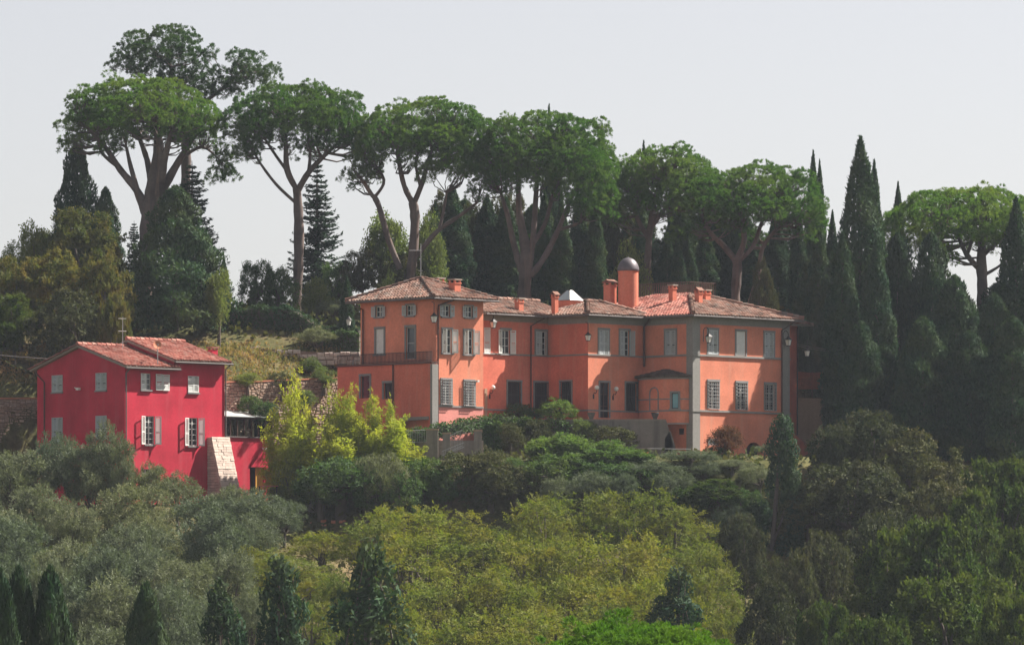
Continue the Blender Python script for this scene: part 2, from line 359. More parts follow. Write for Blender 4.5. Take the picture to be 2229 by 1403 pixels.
def make_window(root, loc, rz, w, h, sur=0.15, surmat='frame', kind='glass', shut=None, shmat='shutter', grille=None, sill=True,
                name='window', label=None, frame='white', bars=(1, 3), head=0.06):
    """opening bottom centre at loc; x right, y into the wall, z up. shut = (left angle, right angle) in degrees, 0 closed"""
    m = MB(); pr = 0.045
    if sur > 0:
        m.box(-w/2-sur, w/2+sur, -pr-head*0.4, 0.02, h, h+sur*1.05)
        m.box(-w/2-sur, -w/2, -pr, 0.02, 0, h); m.box(w/2, w/2+sur, -pr, 0.02, 0, h)
    if not m.v: m.box(-w/2, w/2, 0.1, 0.12, h-0.04, h)
    win = m.build(name, M[surmat], root, loc, (0, 0, rz))
    if label: win['label'] = label
    if sill:
        m = MB(); m.box(-w/2-sur-0.06, w/2+sur+0.06, -0.11, 0.02, -0.1, 0); m.build('sill', M[surmat], win)
    p = MB()
    if kind == 'blind': p.box(-w/2, w/2, 0.03, 0.06, 0, h); p.build('roller_shutter', M['white'], win)
    else:
        g = {'glass': 'glass', 'dark': 'dark', 'cyan': 'cyan_glass'}[kind]
        p.box(-w/2, w/2, 0.13, 0.16, 0, h); p.build('pane', M[g], win)
        if frame and kind != 'dark':
            f = MB(); t = 0.035
            f.box(-w/2, -w/2+t*1.4, 0.09, 0.128, 0, h); f.box(w/2-t*1.4, w/2, 0.09, 0.128, 0, h)
            f.box(-w/2+t*1.4, w/2-t*1.4, 0.09, 0.128, 0, t*1.6); f.box(-w/2+t*1.4, w/2-t*1.4, 0.09, 0.128, h-t*1.4, h)
            nv, nh = bars
            for i in range(nv):
                x = -w/2 + w*(i+1)/(nv+1); f.box(x-t, x+t, 0.088, 0.127, t*1.6, h-t*1.4)
            for j in range(nh):
                z = h*(j+1)/(nh+1)
                for i in range(nv+1):
                    x0 = -w/2+w*i/(nv+1)+t; x1 = -w/2+w*(i+1)/(nv+1)-t
                    f.box(x0, x1, 0.092, 0.126, z-t*0.5, z+t*0.5)
            f.build('casement', M[frame], win)
    if shut:
        lw = w/2-0.006
        me = shutter_mesh(lw, h-0.02, shmat)
        for sgn, ang in ((-1, shut[0]), (1, shut[1])):
            if ang is None: continue
            rot = -R(ang) if sgn < 0 else math.pi+R(ang)
            off = -0.025 if ang < 20 else -0.075
            put('shutter', me, win, (sgn*w/2, off, 0.01), (0, 0, rot))
    if grille:
        g = MB(); nv, nh, out = grille; r = 0.016
        x0, x1, z0, z1 = -w/2-0.02, w/2+0.02, -0.02, h+0.02
        for i in range(nv+1):
            x = x0+(x1-x0)*i/nv; g.box(x-r, x+r, -out-r, -out+r, z0, z1)
        for j in range(nh+1):
            z = z0+(z1-z0)*j/nh; g.box(x0-r, x1+r, -out-2.6*r, -out-1.2*r, z-r*1.2, z+r*1.2)
            if out > 0.08:
                for x in (x0, x1): g.box(x-r, x+r, -out+r, 0.01, z-r, z+r)
        g.build('grille', M['grille' if out > 0.05 else 'iron'], win)
    return win

def tile_slope(H, poly, down, mat, parent, seed, step=0.40, pitch=0.29, thick=0.14):
    """one roof slope: a slab with rows of barrel tiles laid on it. poly in house coordinates, down = horizontal downhill direction"""
    P = [Vector(p) for p in poly]
    n = (P[1]-P[0]).cross(P[2]-P[0]).normalized()
    if n.z < 0: n = -n
    dh = Vector((down[0], down[1], 0)).normalized()
    s = (dh - n*dh.dot(n)).normalized()                   # downhill in the plane
    h = n.cross(s).normalized()
    o = P[0]
    ab = [((p-o).dot(h), (p-o).dot(s)) for p in P]
    m = MB(); N = len(P)
    m.add([p for p in P]+[p-n*thick for p in P], [tuple(range(N)), tuple(reversed(range(N, 2*N)))]+[(i, N+i, N+(i+1) % N, (i+1) % N) for i in range(N)])
    slab = m.build('roof', M['soffit'], parent)
    rng = random.Random(seed)
    t = MB()
    a0, a1 = min(a for a, b in ab), max(a for a, b in ab)
    a = a0+pitch*0.5
    while a < a1:
        bs = []
        for i in range(N):
            (x0, y0), (x1, y1) = ab[i], ab[(i+1) % N]
            if (x0 - a)*(x1 - a) < 0: bs.append(y0+(y1-y0)*(a-x0)/(x1-x0))
        if len(bs) >= 2:
            b0, b1 = min(bs), max(bs); b = b1 + 0.05 + rng.uniform(-0.03, 0.03)
            while b > b0+0.12:
                L = min(step*1.18, b-b0); w1 = pitch*rng.uniform(0.36, 0.41); w0 = w1*0.84; lift = 0.035
                da = rng.uniform(-0.012, 0.012); hh = 0.105
                vs = []
                for bb, ww, hz in ((b, w1, lift+rng.uniform(-0.008, 0.012)), (b-L, w0, 0.0)):
                    for k in range(5):
                        th = math.pi*k/4
                        vs.append(o + h*(a+da-ww*math.cos(th)) + s*bb + n*(hz + hh*math.sin(th)*(0.5+0.5*ww/w1)))
                t.add(vs, [(k, k+1, 6+k, 5+k) for k in range(4)]+[(4, 3, 2, 1, 0)])
                b -= step
        a += pitch
    o2 = t.build('tiles', M[mat], slab); o2['kind'] = 'stuff'
    return slab

def ridge(parent, pts, mat, seed=0, r=0.15):
    rng = random.Random(seed); m = MB()
    for p, q in zip(pts[:-1], pts[1:]):
        p, q = Vector(p), Vector(q); d = q-p; n = max(1, int(d.length/0.42)); d /= n
        for i in range(n):
            a = p+d*i; b = a+d*1.12; k = rng.uniform(0.9, 1.1)
            m.tube([a+Vector((0, 0, 0.045)), b+Vector((0, 0, 0.02))], [r*k, r*0.82*k], 8)
    o = m.build('ridge_tiles', M[mat], parent); o['kind'] = 'stuff'; return o

def pipe(root, pts, mat='pipe', r=0.055, name='drainpipe'):
    m = MB(); m.tube(pts, r, 8); return m.build(name, M[mat], root)
def bx(root, name, mat, *b):
    m = MB(); m.box(*b); return m.build(name, M[mat], root)

# ------------------------------------------------------------------ the orange villa
V = House('villa', 1508, 400.0, 9.4)
tag(V.root, 'long orange two-storey villa with grey corner strips and tiled hip roofs', 'villa')
zE = V.z_at(684, -0.6, -0.6)                      # main eave
zS1 = V.z_at(772, 0, 0); zS2 = V.z_at(893, 0, 0)  # two string courses
uR = V.u_at(1717, 0); vA = V.v_at(1402, 0); uB = V.u_at(1280, vA); vB = V.v_at(1193, uB)
vT = vB-1.3; uD = V.u_at(945, vT); uE = V.u_at(1052, vT); vF = V.v_at(785, uD)
uW = V.u_at(1052, vB)-1.5
zT = V.z_at(646, uD-0.6, vT-0.6)
vBack = 14.0
zW = zE+0.25                                      # wall heads run up under the roof
# right block
f = Facade(V, 'v', 0.0, 0.0, uR, 0.0, zW, 'orange')
for px in (1551.5, 1612.5, 1674): pass
f.window(1551.5, 717.5, 771.5, 0.98, shut=(0, 0), sill=False)
f.window(1612.5, 721, 775, 0.98, kind='blind', sill=False, label='window closed by a flat white roller shutter')
f.window(1674, 724, 779, 0.98, shut=(0, 0), sill=False)
f.window(1552.5, 830, 889, 1.05, grille=(5, 8, 0.10), sill=False, bars=(1, 2))
f.window(1614, 833, 891, 1.05, grille=(5, 8, 0.10), sill=False, bars=(1, 2))
f.window(1676, 836, 893, 1.05, grille=(5, 8, 0.16), sill=False, bars=(1, 2))
f.window(1552, 957, 969, 0.85, kind='cyan', sill=False, sur=0.1)
a_, zb_, h_ = f.hole(1641, 962, 1000, 1.9)
f.finish()
m = MB()                                          # arch: fills the corners of the opening
na = 10
for i in range(na):
    t0, t1 = math.pi*i/na, math.pi*(i+1)/na; z_s = zb_+h_-0.95
    p0 = (a_-0.95*math.cos(t0), z_s+0.95*math.sin(t0)); p1 = (a_-0.95*math.cos(t1), z_s+0.95*math.sin(t1))
    m.quad((p0[0], 0.003, p0[1]), (p1[0], 0.003, p1[1]), (p1[0], 0.003, zb_+h_), (p0[0], 0.003, zb_+h_))
    m.quad((p0[0], 0.003, p0[1]), (p0[0], 0.6, p0[1]), (p1[0], 0.6, p1[1]), (p1[0], 0.003, p1[1]))
m.build('arch', M['orange'], V.root)
bx(V.root, 'archway_dark', 'dark', a_-0.95, a_+0.95, 0.5, 0.55, zb_, zb_+h_)  # dark sheet standing in for the unlit inside of the arch
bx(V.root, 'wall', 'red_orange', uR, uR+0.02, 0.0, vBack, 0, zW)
# left return of the right block, half hidden by the rounded porch
f = Facade(V, 'u', 0.0, 0.0, vA, 0.0, zW, 'orange')
f.window(1460, 719, 772, 1.0, shut=(0, 0), sill=False)
f.finish()
# bay
f = Facade(V, 'v', vA, uB, 0.0, 0.0, zW, 'orange')
f.window(1314, 718, 773, 0.95, shut=(0, 0), sill=False)
f.window(1359.5, 719.5, 774.5, 0.95, shut=(0, 100), sill=False, label='window with one grey shutter swung open')
f.window(1315.5, 832, 909, 0.95, name='door', sill=False, frame='pipe', bars=(1, 2), sur=0.13)
f.window(1374, 834, 893, 1.1, grille=(6, 2, 0.03), sill=False, frame=None)
f.finish()
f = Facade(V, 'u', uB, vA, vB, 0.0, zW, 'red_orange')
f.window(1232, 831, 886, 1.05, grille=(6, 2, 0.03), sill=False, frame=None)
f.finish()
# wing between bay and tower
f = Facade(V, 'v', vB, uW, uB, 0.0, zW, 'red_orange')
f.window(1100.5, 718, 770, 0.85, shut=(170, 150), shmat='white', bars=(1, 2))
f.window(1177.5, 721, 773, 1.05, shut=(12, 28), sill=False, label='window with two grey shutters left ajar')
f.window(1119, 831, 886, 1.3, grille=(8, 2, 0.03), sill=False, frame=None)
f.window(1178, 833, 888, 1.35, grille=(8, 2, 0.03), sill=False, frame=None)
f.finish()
a_ = V.u_at(1059.5, vB); z_ = V.z_at(770, a_, vB)
put('blind_shutter', shutter_mesh(0.62, 1.9, 'white'), V.root, (a_-0.31, vB-0.05, z_), (0, 0, 0))
# tower
f = Facade(V, 'v', vT, uD, uE, V.z_at(883, uD, vT), zT+0.2, 'orange')
for px, t, b in ((971, 664, 689), (1020.5, 666.5, 691)):
    f.window(px, t, b, 0.72, shut=(172, 172), sur=0.1, bars=(1, 1))
for px, t, b in ((973, 716, 768), (1020, 719, 771)):
    f.window(px, t, b, 0.9, shut=(98, 150), shmat='white', bars=(1, 2), sur=0.12)
for px, t, b in ((971, 826, 879), (1021, 829, 882)):
    f.window(px, t, b, 0.92, grille=(5, 9, 0.17), bars=(1, 2), sur=0.12)
f.finish()
f = Facade(V, 'v', vT, uD, uE, 0.0, V.z_at(883, uD, vT), 'sunlit_pink'); f.finish()  # tower foot, its sunlit tone painted in
f = Facade(V, 'u', uD, vT, vF, 0.0, zT+0.2, 'orange')
for px, t, b in ((825.5, 667, 690), (892.5, 664, 687)):
    f.window(px, t, b, 0.72, shut=(172, 172), sur=0.1, bars=(1, 1))
f.window(827, 716, 771, 0.82, kind='blind', sur=0.16, label='window closed by a white roller shutter')
f.window(893.5, 712, 781, 0.86, name='door', sill=False, frame='shutter', bars=(0, 1), sur=0.16)
f.finish()
bx(V.root, 'wall', 'orange', uE-0.02, uE, vT+0.002, vF, 0, zT+0.2)
bx(V.root, 'wall', 'orange', uD+0.002, uE-0.02, vF-0.02, vF, 0, zT+0.2)
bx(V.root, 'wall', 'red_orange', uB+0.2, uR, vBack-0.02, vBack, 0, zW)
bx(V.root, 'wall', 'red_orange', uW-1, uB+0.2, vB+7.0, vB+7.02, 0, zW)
# annex carrying the terrace
uA = uD-0.6; vA0 = V.v_at(941, uA); vA1 = V.v_at(735, uA)
zTer = V.z_at(790, uA, vA0)
f = Facade(V, 'u', uA, vA0, vA1, 0.0, zTer, 'red_orange')
f.window(795, 818, 866, 0.95, sill=False, frame=None)
f.window(845, 833, 868, 0.9, sill=False, frame=None)
a_, zb_, h_ = f.hole(903, 914, 940, 2.6)
f.finish()
bx(V.root, 'basement_door', 'glass', uA+0.8, uA+0.85, a_-0.9, a_+0.1, zb_, zb_+h_*0.85)
bx(V.root, 'wall', 'red_orange', uA+0.9, uA+0.95, a_-1.4, a_+1.4, zb_, zb_+h_+0.3)
bx(V.root, 'lintel', 'grey', uA-0.05, uA+0.1, a_-1.45, a_+1.45, zb_+h_, zb_+h_+0.24)
bx(V.root, 'wall', 'red_orange', uA+0.001, uD+6, vA1, vA1+0.02, 0, zTer)
bx(V.root, 'pilaster', 'grey', uA-0.04, uA+0.55, vA0-0.04, vA0+0.18, 0, zTer-0.05)
bx(V.root, 'terrace_slab', 'pipe', uA-0.12, uD-0.003, vA0-0.06, vA1+0.1, zTer, zTer+0.12)
bx(V.root, 'terrace_slab', 'pipe', uD-0.003, uD+6, vF+0.003, vA1+0.1, zTer, zTer+0.12)
m = MB()
def rail_run(m, p, q, z0, h, n, r=0.014):
    p, q = Vector((*p, 0)), Vector((*q, 0))
    m.tube([p+Vector((0, 0, z0+h)), q+Vector((0, 0, z0+h))], 0.022, 6); m.tube([p+Vector((0, 0, z0+0.1)), q+Vector((0, 0, z0+0.1))], 0.016, 6)
    for i in range(n+1):
        c = p+(q-p)*(i/n); m.box(c.x-r, c.x+r, c.y-r, c.y+r, z0, z0+h)
rail_run(m, (uA, vA0+0.05), (uA, vA1), zTer+0.12, 0.72, 70)
m.build('terrace_railing', M['iron'], V.root)
# trim
P_ = 0.05
bx(V.root, 'pilaster', 'grey', -P_, V.u_at(1523, 0), -P_, 0.0, 0, zE)                       # corner strip, right face
bx(V.root, 'pilaster', 'grey', -P_, 0.0, 0.002, V.v_at(1495, 0), 0, zE)                     # corner strip, left face
bx(V.root, 'pilaster', 'grey', V.u_at(1703, 0), uR+P_, -P_, 0.0, 0, zE)
zf = zE-0.62
bx(V.root, 'frieze', 'grey', V.u_at(1523, 0)+0.002, V.u_at(1703, 0)-0.002, -0.03, 0.0, zf, zE)
bx(V.root, 'frieze', 'grey', -0.03, 0.0, V.v_at(1495, 0)+0.002, vA-0.03, zf, zE)
bx(V.root, 'frieze', 'grey', uB-0.03, -0.03, vA-0.03, vA, zf, zE)
bx(V.root, 'frieze', 'grey', uB-0.03, uB, vA+0.002, vB-0.03, zf, zE)
bx(V.root, 'frieze', 'soffit', uW, uB-0.03, vB-0.03, vB, zf+0.1, zE)
for zc in (zS1, zS2):
    bx(V.root, 'string_course', 'grey', -P_-0.05, uR+P_+0.05, -P_-0.05, 0.0, zc-0.07, zc+0.07)
    bx(V.root, 'string_course', 'grey', -P_-0.05, 0.0, 0.003, vA-0.06, zc-0.07, zc+0.07)
    bx(V.root, 'string_course', 'grey', uB-0.06, -P_-0.05, vA-0.06, vA, zc-0.055, zc+0.055)
    bx(V.root, 'string_course', 'grey', uB-0.06, uB, vA+0.003, vB-0.06, zc-0.055, zc+0.055)
    bx(V.root, 'string_course', 'grey', uW, uB-0.06, vB-0.06, vB, zc-0.055, zc+0.055)
zc = V.z_at(883, uD, vT)
bx(V.root, 'string_course', 'grey', uD, uE, vT-0.06, vT, zc-0.06, zc+0.06)
bx(V.root, 'pilaster', 'beige', V.u_at(1054, vB), V.u_at(1060, vB), vB-0.04, vB, 0, zS2+1.5)
# roofs
o = 0.8; tp = 0.33
hi = lambda d: zE+tp*d
uc = uR/2; dR = uc+o
tile_slope(V, [(-o, -o, zE), (uR+o, -o, zE), (uc, uc, hi(dR))], (0, -1), 'tile', V.root, 1)
tile_slope(V, [(-o, vBack+o, zE), (-o, -o, zE), (uc, uc, hi(dR)), (uc, vBack-uc, hi(dR))], (-1, 0), 'tile_red', V.root, 2)
for poly in ([(uR+o, -o, zE), (uR+o, vBack+o, zE), (uc, vBack-uc, hi(dR)), (uc, uc, hi(dR))], [(uR+o, vBack+o, zE), (-o, vBack+o, zE), (uc, vBack-uc, hi(dR))]):
    tile_slope(V, poly, (1, 0) if len(poly) == 4 else (0, 1), 'tile', V.root, 3, step=0.8, pitch=0.6)
ridge(V.root, [(-o, -o, zE+0.1), (uc-0.6, uc-0.6, hi(dR-0.6)+0.08)], 'tile', 5); ridge(V.root, [(uR+o, -o, zE+0.1), (uc+0.7, uc-0.7, hi(dR-0.7)+0.08)], 'tile', 6)
dB = 3.2; vr = vA-o+dB
tile_slope(V, [(uB-o, vA-o, zE), (0.2, vA-o, zE), (-2.3, vr, hi(dB)), (uB-o+dB, vr, hi(dB))], (0, -1), 'tile', V.root, 7)
tile_slope(V, [(uB-o, vA-o+2*dB, zE), (uB-o, vA-o, zE), (uB-o+dB, vr, hi(dB))], (-1, 0), 'tile', V.root, 8)
tile_slope(V, [(0.2, vA-o, zE), (0.2, vA-o+2*dB, zE), (-2.3, vr, hi(dB))], (1, 0), 'tile', V.root, 9, 0.8, 0.6)
tile_slope(V, [(0.2, vA-o+2*dB, zE), (uB-o, vA-o+2*dB, zE), (uB-o+dB, vr, hi(dB)), (-2.3, vr, hi(dB))], (0, 1), 'tile', V.root, 10, 0.8, 0.6)
ridge(V.root, [(uB-o, vA-o, zE+0.1), (uB-o+dB, vr, hi(dB)+0.1), (-2.3, vr, hi(dB)+0.1), (0.0, vA-o+0.3, zE+0.15)], 'tile', 11)
dW = 3.7
tile_slope(V, [(uE-0.6, vB-o, zE), (uB+2, vB-o, zE), (uB+2, vB-o+dW, hi(dW)), (uE-0.6, vB-o+dW, hi(dW))], (0, -1), 'tile', V.root, 12)
tile_slope(V, [(uE-0.6, vB-o+2*dW, zE), (uB+2, vB-o+2*dW, zE), (uB+2, vB-o+dW, hi(dW)), (uE-0.6, vB-o+dW, hi(dW))], (0, 1), 'tile', V.root, 13, 0.8, 0.6)
ridge(V.root, [(uE-0.6, vB-o+dW, hi(dW)+0.08), (uB+2, vB-o+dW, hi(dW)+0.08)], 'tile', 14)
ot = 0.78; au, av = (uD+uE)/2, (vT+vF)/2; az = V.z_at(606, au, av)
cr = [(uD-ot, vT-ot, zT), (uE+ot, vT-ot, zT), (uE+ot, vF+ot, zT), (uD-ot, vF+ot, zT)]
for i, dn in enumerate(((0, -1), (1, 0), (0, 1), (-1, 0))):
    tile_slope(V, [cr[i], cr[(i+1) % 4], (au, av, az)], dn, 'tile', V.root, 20+i, *((0.4, 0.29) if i in (0, 3) else (0.8, 0.6)))
    ridge(V.root, [(cr[i][0], cr[i][1], zT+0.08), (au, av, az+0.06)], 'tile', 30+i, 0.13)
# gutters along the eaves
for a, b, z in (((-o, -o), (uR+o, -o), zE), ((-o, vA-o-0.05), (-o, -o), zE), ((uB-o, vA-o), (-o, vA-o), zE), ((uB-o, vB-o), (uB-o, vA-o), zE), ((uE+0.8, vB-o), (uB-o, vB-o), zE),
                ((uD-ot, vT-ot), (uE+ot, vT-ot), zT), ((uD-ot, vF+ot), (uD-ot, vT-ot), zT)):
    pipe(V.root, [(a[0], a[1], z-0.1), (b[0], b[1], z-0.1)], 'gutter', 0.075, 'gutter')
# rear wing showing past the right corner
uQ = V.u_at(1736, 2.6)
bx(V.root, 'wall', 'red_orange', uR+0.03, uQ, 2.6, 8, 0, V.z_at(708, uQ, 2.6)+0.1)
zq = V.z_at(707, uQ+0.6, 2.0)
tile_slope(V, [(uR-0.3, 1.7, zq), (uQ+0.9, 1.7, zq), (uQ+0.9, 5, zq+0.85), (uR-0.3, 5, zq+0.85)], (0, -1), 'tile', V.root, 41)
# downpipes
pipe(V.root, [(uD+1.4, vT-ot, zT-0.1), (uD+0.3, vT-0.12, zT-0.55), (uD+0.3, vT-0.1, zT-0.9), (uD+0.3, vT-0.1, 0)])
a_ = V.v_at(792, uD)
pipe(V.root, [(uD-ot, a_+0.6, zT-0.1), (uD-0.1, a_, zT-0.6), (uD-0.1, a_, zTer+0.1)])
a_ = V.u_at(1153, vB)
pipe(V.root, [(a_+0.9, vB-o, zE-0.1), (a_, vB-0.14, zE-0.75), (a_, vB-0.12, 0)])
pipe(V.root, [(-0.16, vA-o, zE-0.1), (-0.16, vA-0.16, zE-0.7), (-0.16, vA-0.16, V.z_at(798, 0, vA))], r=0.075)
a_ = V.u_at(1699, 0)
pipe(V.root, [(a_+0.8, -o, zE-0.1), (a_, -0.14, zE-0.8), (a_, -0.14, 1.0)])
a_ = V.v_at(857, uA); pipe(V.root, [(uA-0.08, a_, zTer), (uA-0.08, a_, 0)])
pipe(V.root, [(uQ-0.15, 2.45, zq-0.2), (uQ-0.15, 2.5, 0)])
# rounded porch in the corner of the right block
zp1 = V.z_at(822, -0.8, 2.5); zp0 = V.z_at(924, -0.8, 2.5); vc, rv, ru = 2.62, 2.3, 1.35
arc = [(-ru*math.sin(math.pi*i/16)**0.7, vc-rv*math.cos(math.pi*i/16)) for i in range(17)]
m = MB()
for (x0, y0), (x1, y1) in zip(arc[:-1], arc[1:]):
    m.quad((x0, y0, zp0), (x1, y1, zp0), (x1, y1, zp1), (x0, y0, zp1))
m.add([(x, y, zp0) for x, y in arc], [tuple(range(17))])
porch = m.build('porch', M['orange'], V.root)
def arcband(name, mat, z0, z1, pr, i0=0, i1=16):
    m = MB()
    for i in range(i0, i1):
        q = []
        for j in (i, i+1):
            x, y = arc[j]; n = Vector((x/ru**2, (y-vc)/rv**2)).normalized() if (abs(x)+abs(y-vc)) > 0 else Vector((-1, 0))
            q.append(((x, y), (x+n.x*pr, y+n.y*pr)))
        (a, b), (c, d) = q
        m.quad((*b, z0), (*d, z0), (*d, z1), (*b, z1)); m.quad((*a, z1), (*b, z1), (*d, z1), (*c, z1)); m.quad((*a, z0), (*c, z0), (*d, z0), (*b, z0))
    return m.build(name, M[mat], porch)
arcband('string_course', 'grey', zS2-0.05, zS2+0.05, 0.05); arcband('string_course', 'grey', V.z_at(869, -0.8, 2.5)-0.04, V.z_at(869, -0.8, 2.5)+0.04, 0.035)
arcband('frieze', 'grey', zp1-0.12, zp1, 0.1); arcband('base_moulding', 'grey', zp0, zp0+0.1, 0.08)
m = MB(); rng = random.Random(4)                                   # little dark tiled roof of the porch
apex = Vector((-0.02, vc, zp1+0.62))
for i in range(48):
    t = math.pi*(i+0.5)/48
    e = Vector((-(ru+0.28)*math.sin(t)**0.7, vc-(rv+0.28)*math.cos(t), zp1+0.02)); d = (apex-e)
    for j in range(6):
        if j/6 > 0.92 and i % 2: continue
        a = e+d*(j/6.0); b = e+d*min(1, (j+1.2)/6.0); w = 0.085*(1-j/7.5)
        m.tube([a+Vector((0, 0, 0.07+rng.uniform(0, .03))), b+Vector((0, 0, 0.04))], [w, w*0.8], 6)
rf = m.build('porch_roof', M['tile_dark'], porch); rf['kind'] = 'stuff'
m = MB(); n = 16; m.add([(x*1.18, vc+(y-vc)*1.1, zp1+0.01) for x, y in arc]+[tuple(apex)], [(i, i+1, 17) for i in range(16)]+[tuple(reversed(range(17)))])
m.build('porch_roof_slab', M['soffit'], porch)
def on_arc(px):                                                     # point of the porch wall seen at a photo column
    best = min(range(160), key=lambda q: abs((lambda w: CXP+w[0]/w[1]*FPX)(V.world(-ru*math.sin(math.pi*q/160)**0.7, vc-rv*math.cos(math.pi*q/160)))-px) + (0 if q > 2 else 9))
    t = math.pi*best/160; x, y = -ru*math.sin(t)**0.7, vc-rv*math.cos(t); n = Vector((x/ru**2, (y-vc)/rv**2)).normalized(); return x, y, n
x, y, n = on_arc(1470); rz = math.atan2(n.y, n.x)+math.pi/2
zz = V.z_at(889, x, y)
make_window(V.root, (x+n.x*0.19, y+n.y*0.19, zz), rz, 0.5, V.z_at(855, x, y)-zz, sur=0.13, kind='cyan', frame='iron', bars=(0, 0), sill=True, label='small pale turquoise window of the rounded porch')
x, y, n = on_arc(1424); rz = math.atan2(n.y, n.x)+math.pi/2
m = MB(); w, hh = 0.42, V.z_at(843, x, y)-V.z_at(892, x, y)
pts = [(-w, 0, 0), (-w, 0, hh-w)]+[(-w*math.cos(math.pi*i/10), 0, hh-w+w*math.sin(math.pi*i/10)) for i in range(1, 10)]+[(w, 0, hh-w), (w, 0, 0)]
m.tube(pts, 0.045, 6); m.build('blind_arch', M['grey'], porch, (x+n.x*0.03, y+n.y*0.03, V.z_at(892, x, y)), (0, 0, rz))
bx(V.root, 'vent', 'dark', -0.03, 0.0, V.v_at(1484, 0)-0.22, V.v_at(1484, 0)+0.22, V.z_at(945, 0, 1), V.z_at(932, 0, 1))
# things on the roof
def at_uv(px, depth):                                               # house coordinates of a photo column at a world depth
    X = PX(px, depth); dx, dy = X-V.X0, depth-V.Y0; return (dx+dy)*S2, (dy-dx)*S2
def chimney(px, top, bot, wpx, depth, style='slab'):
    u, v = at_uv(px, depth); z1, z0 = PZ(top, depth)-V.zb, PZ(bot, depth)-V.zb-0.5; w = wpx/FPX*depth/2/1.3
    hh = z1-z0; m = MB()
    m.box(u-w, u+w, v-w, v+w, z0, z1-0.34); m.box(u-w-0.05, u+w+0.05, v-w-0.05, v+w+0.05, z1-0.34, z1-0.28)
    c = m.build('chimney', M['brick'], V.root)
    m = MB(); q = w*0.8
    for i, j in ((-1, -1), (1, -1), (1, 1), (-1, 1)):
        m.box(u+i*q-0.06, u+i*q+0.06, v+j*q-0.06, v+j*q+0.06, z1-0.28, z1-0.1)
    m.build('chimney_pier', M['brick'], c)
    m = MB()
    if style == 'slab': m.box(u-w-0.08, u+w+0.08, v-w-0.08, v+w+0.08, z1-0.1, z1)
    else:
        for i in (-1, 1):
            m.add([(u-w-0.1, v+i*(w+0.1), z1-0.1), (u+w+0.1, v+i*(w+0.1), z1-0.1), (u+w+0.1, v, z1+0.14), (u-w-0.1, v, z1+0.14),
                   (u-w-0.1, v+i*(w+0.1), z1-0.14), (u+w+0.1, v+i*(w+0.1), z1-0.14), (u+w+0.1, v, z1+0.1), (u-w-0.1, v, z1+0.1)],
                  [(0, 1, 2, 3), (4, 7, 6, 5), (0, 4, 5, 1), (1, 5, 6, 2), (3, 2, 6, 7), (0, 3, 7, 4)])
    m.build('chimney_cap', M['tile' if style == 'gable' else 'soffit'], c)
chimney(990, 607, 640, 24, 394.9); chimney(953, 604, 615, 26, 400.0, 'slab'); chimney(1130, 648, 668, 18, 400.2); chimney(1208, 638, 672, 14, 401.0, 'gable')
chimney(1328, 612, 660, 26, 407.5, 'gable'); chimney(1464, 619, 650, 16, 405.5); chimney(1521, 629, 672, 16, 404.0, 'gable'); chimney(1536, 630, 662, 20, 406.0); chimney(1278, 650, 658, 22, 407.0)
u, v = at_uv(1367.5, 407.0); zt0, zt1 = V.z_at(668, u, v)-0.4, V.z_at(590, u, v); r = 22/FPX*407
m = MB(); m.lathe([(r, zt0), (r, zt1-0.05), (r+0.04, zt1-0.05), (r+0.04, zt1)], (u, v, 0), 28)
tur = m.build('round_turret', M['brick'], V.root, smooth=False)
m = MB(); m.lathe([((r+0.07)*math.cos(math.pi/2*i/10), zt1+1.0*math.sin(math.pi/2*i/10)) for i in range(10)]+[(0.03, zt1+1.0), (0.02, zt1+1.08)], (u, v, 0), 28)
m.build('dome', M['lead'], tur, smooth=True)
u, v = at_uv(1240, 404.5); zs = PZ(655, 404.5)-V.zb; w = 0.62
bx(V.root, 'skylight_base', 'brick', u-w, u+w, v-w, v+w, zs-0.9, zs+0.02)
za = PZ(632, 404.5)-V.zb; ww = 0.74; tw = 0.16
sk = empty('skylight', (u, v, zs), 0, V.root)
for i in range(4):
    m = MB(); c4 = [(-1, -1), (1, -1), (1, 1), (-1, 1)]; a, b = c4[i], c4[(i+1) % 4]
    m.quad((a[0]*ww, a[1]*ww, 0.04), (b[0]*ww, b[1]*ww, 0.04), (b[0]*tw, b[1]*tw, za-zs), (a[0]*tw, a[1]*tw, za-zs)); m.build('pane', M['skyglass'], sk)
m = MB()
for a in ((-1, -1), (1, -1), (1, 1), (-1, 1)): m.tube([(a[0]*ww, a[1]*ww, 0.04), (a[0]*tw, a[1]*tw, za-zs)], 0.035, 6)
m.box(-tw, tw, -tw, tw, za-zs-0.02, za-zs+0.02); m.build('skylight_frame', M['gutter'], sk)
# roof terrace with railing
q0 = uc-0.35; zr = V.z_at(643, q0, q0)
m = MB(); m.prism([(q0, q0), (q0+2.9, q0), (q0+2.9, q0+5.6), (q0, q0+5.6)], zE+0.6, zr); rt = m.build('roof_terrace', M['brick'], V.root)
m = MB(); zr2 = V.z_at(613, q0, q0)-zr
rail_run(m, (q0+0.06, q0+0.06), (q0+2.84, q0+0.06), zr, zr2, 13, 0.02); rail_run(m, (q0+0.06, q0+0.06), (q0+0.06, q0+5.5), zr, zr2, 24, 0.02)
rail_run(m, (q0+2.84, q0+0.06), (q0+2.84, q0+5.5), zr, zr2, 24, 0.02)
m.build('roof_railing', M['pipe'], rt)
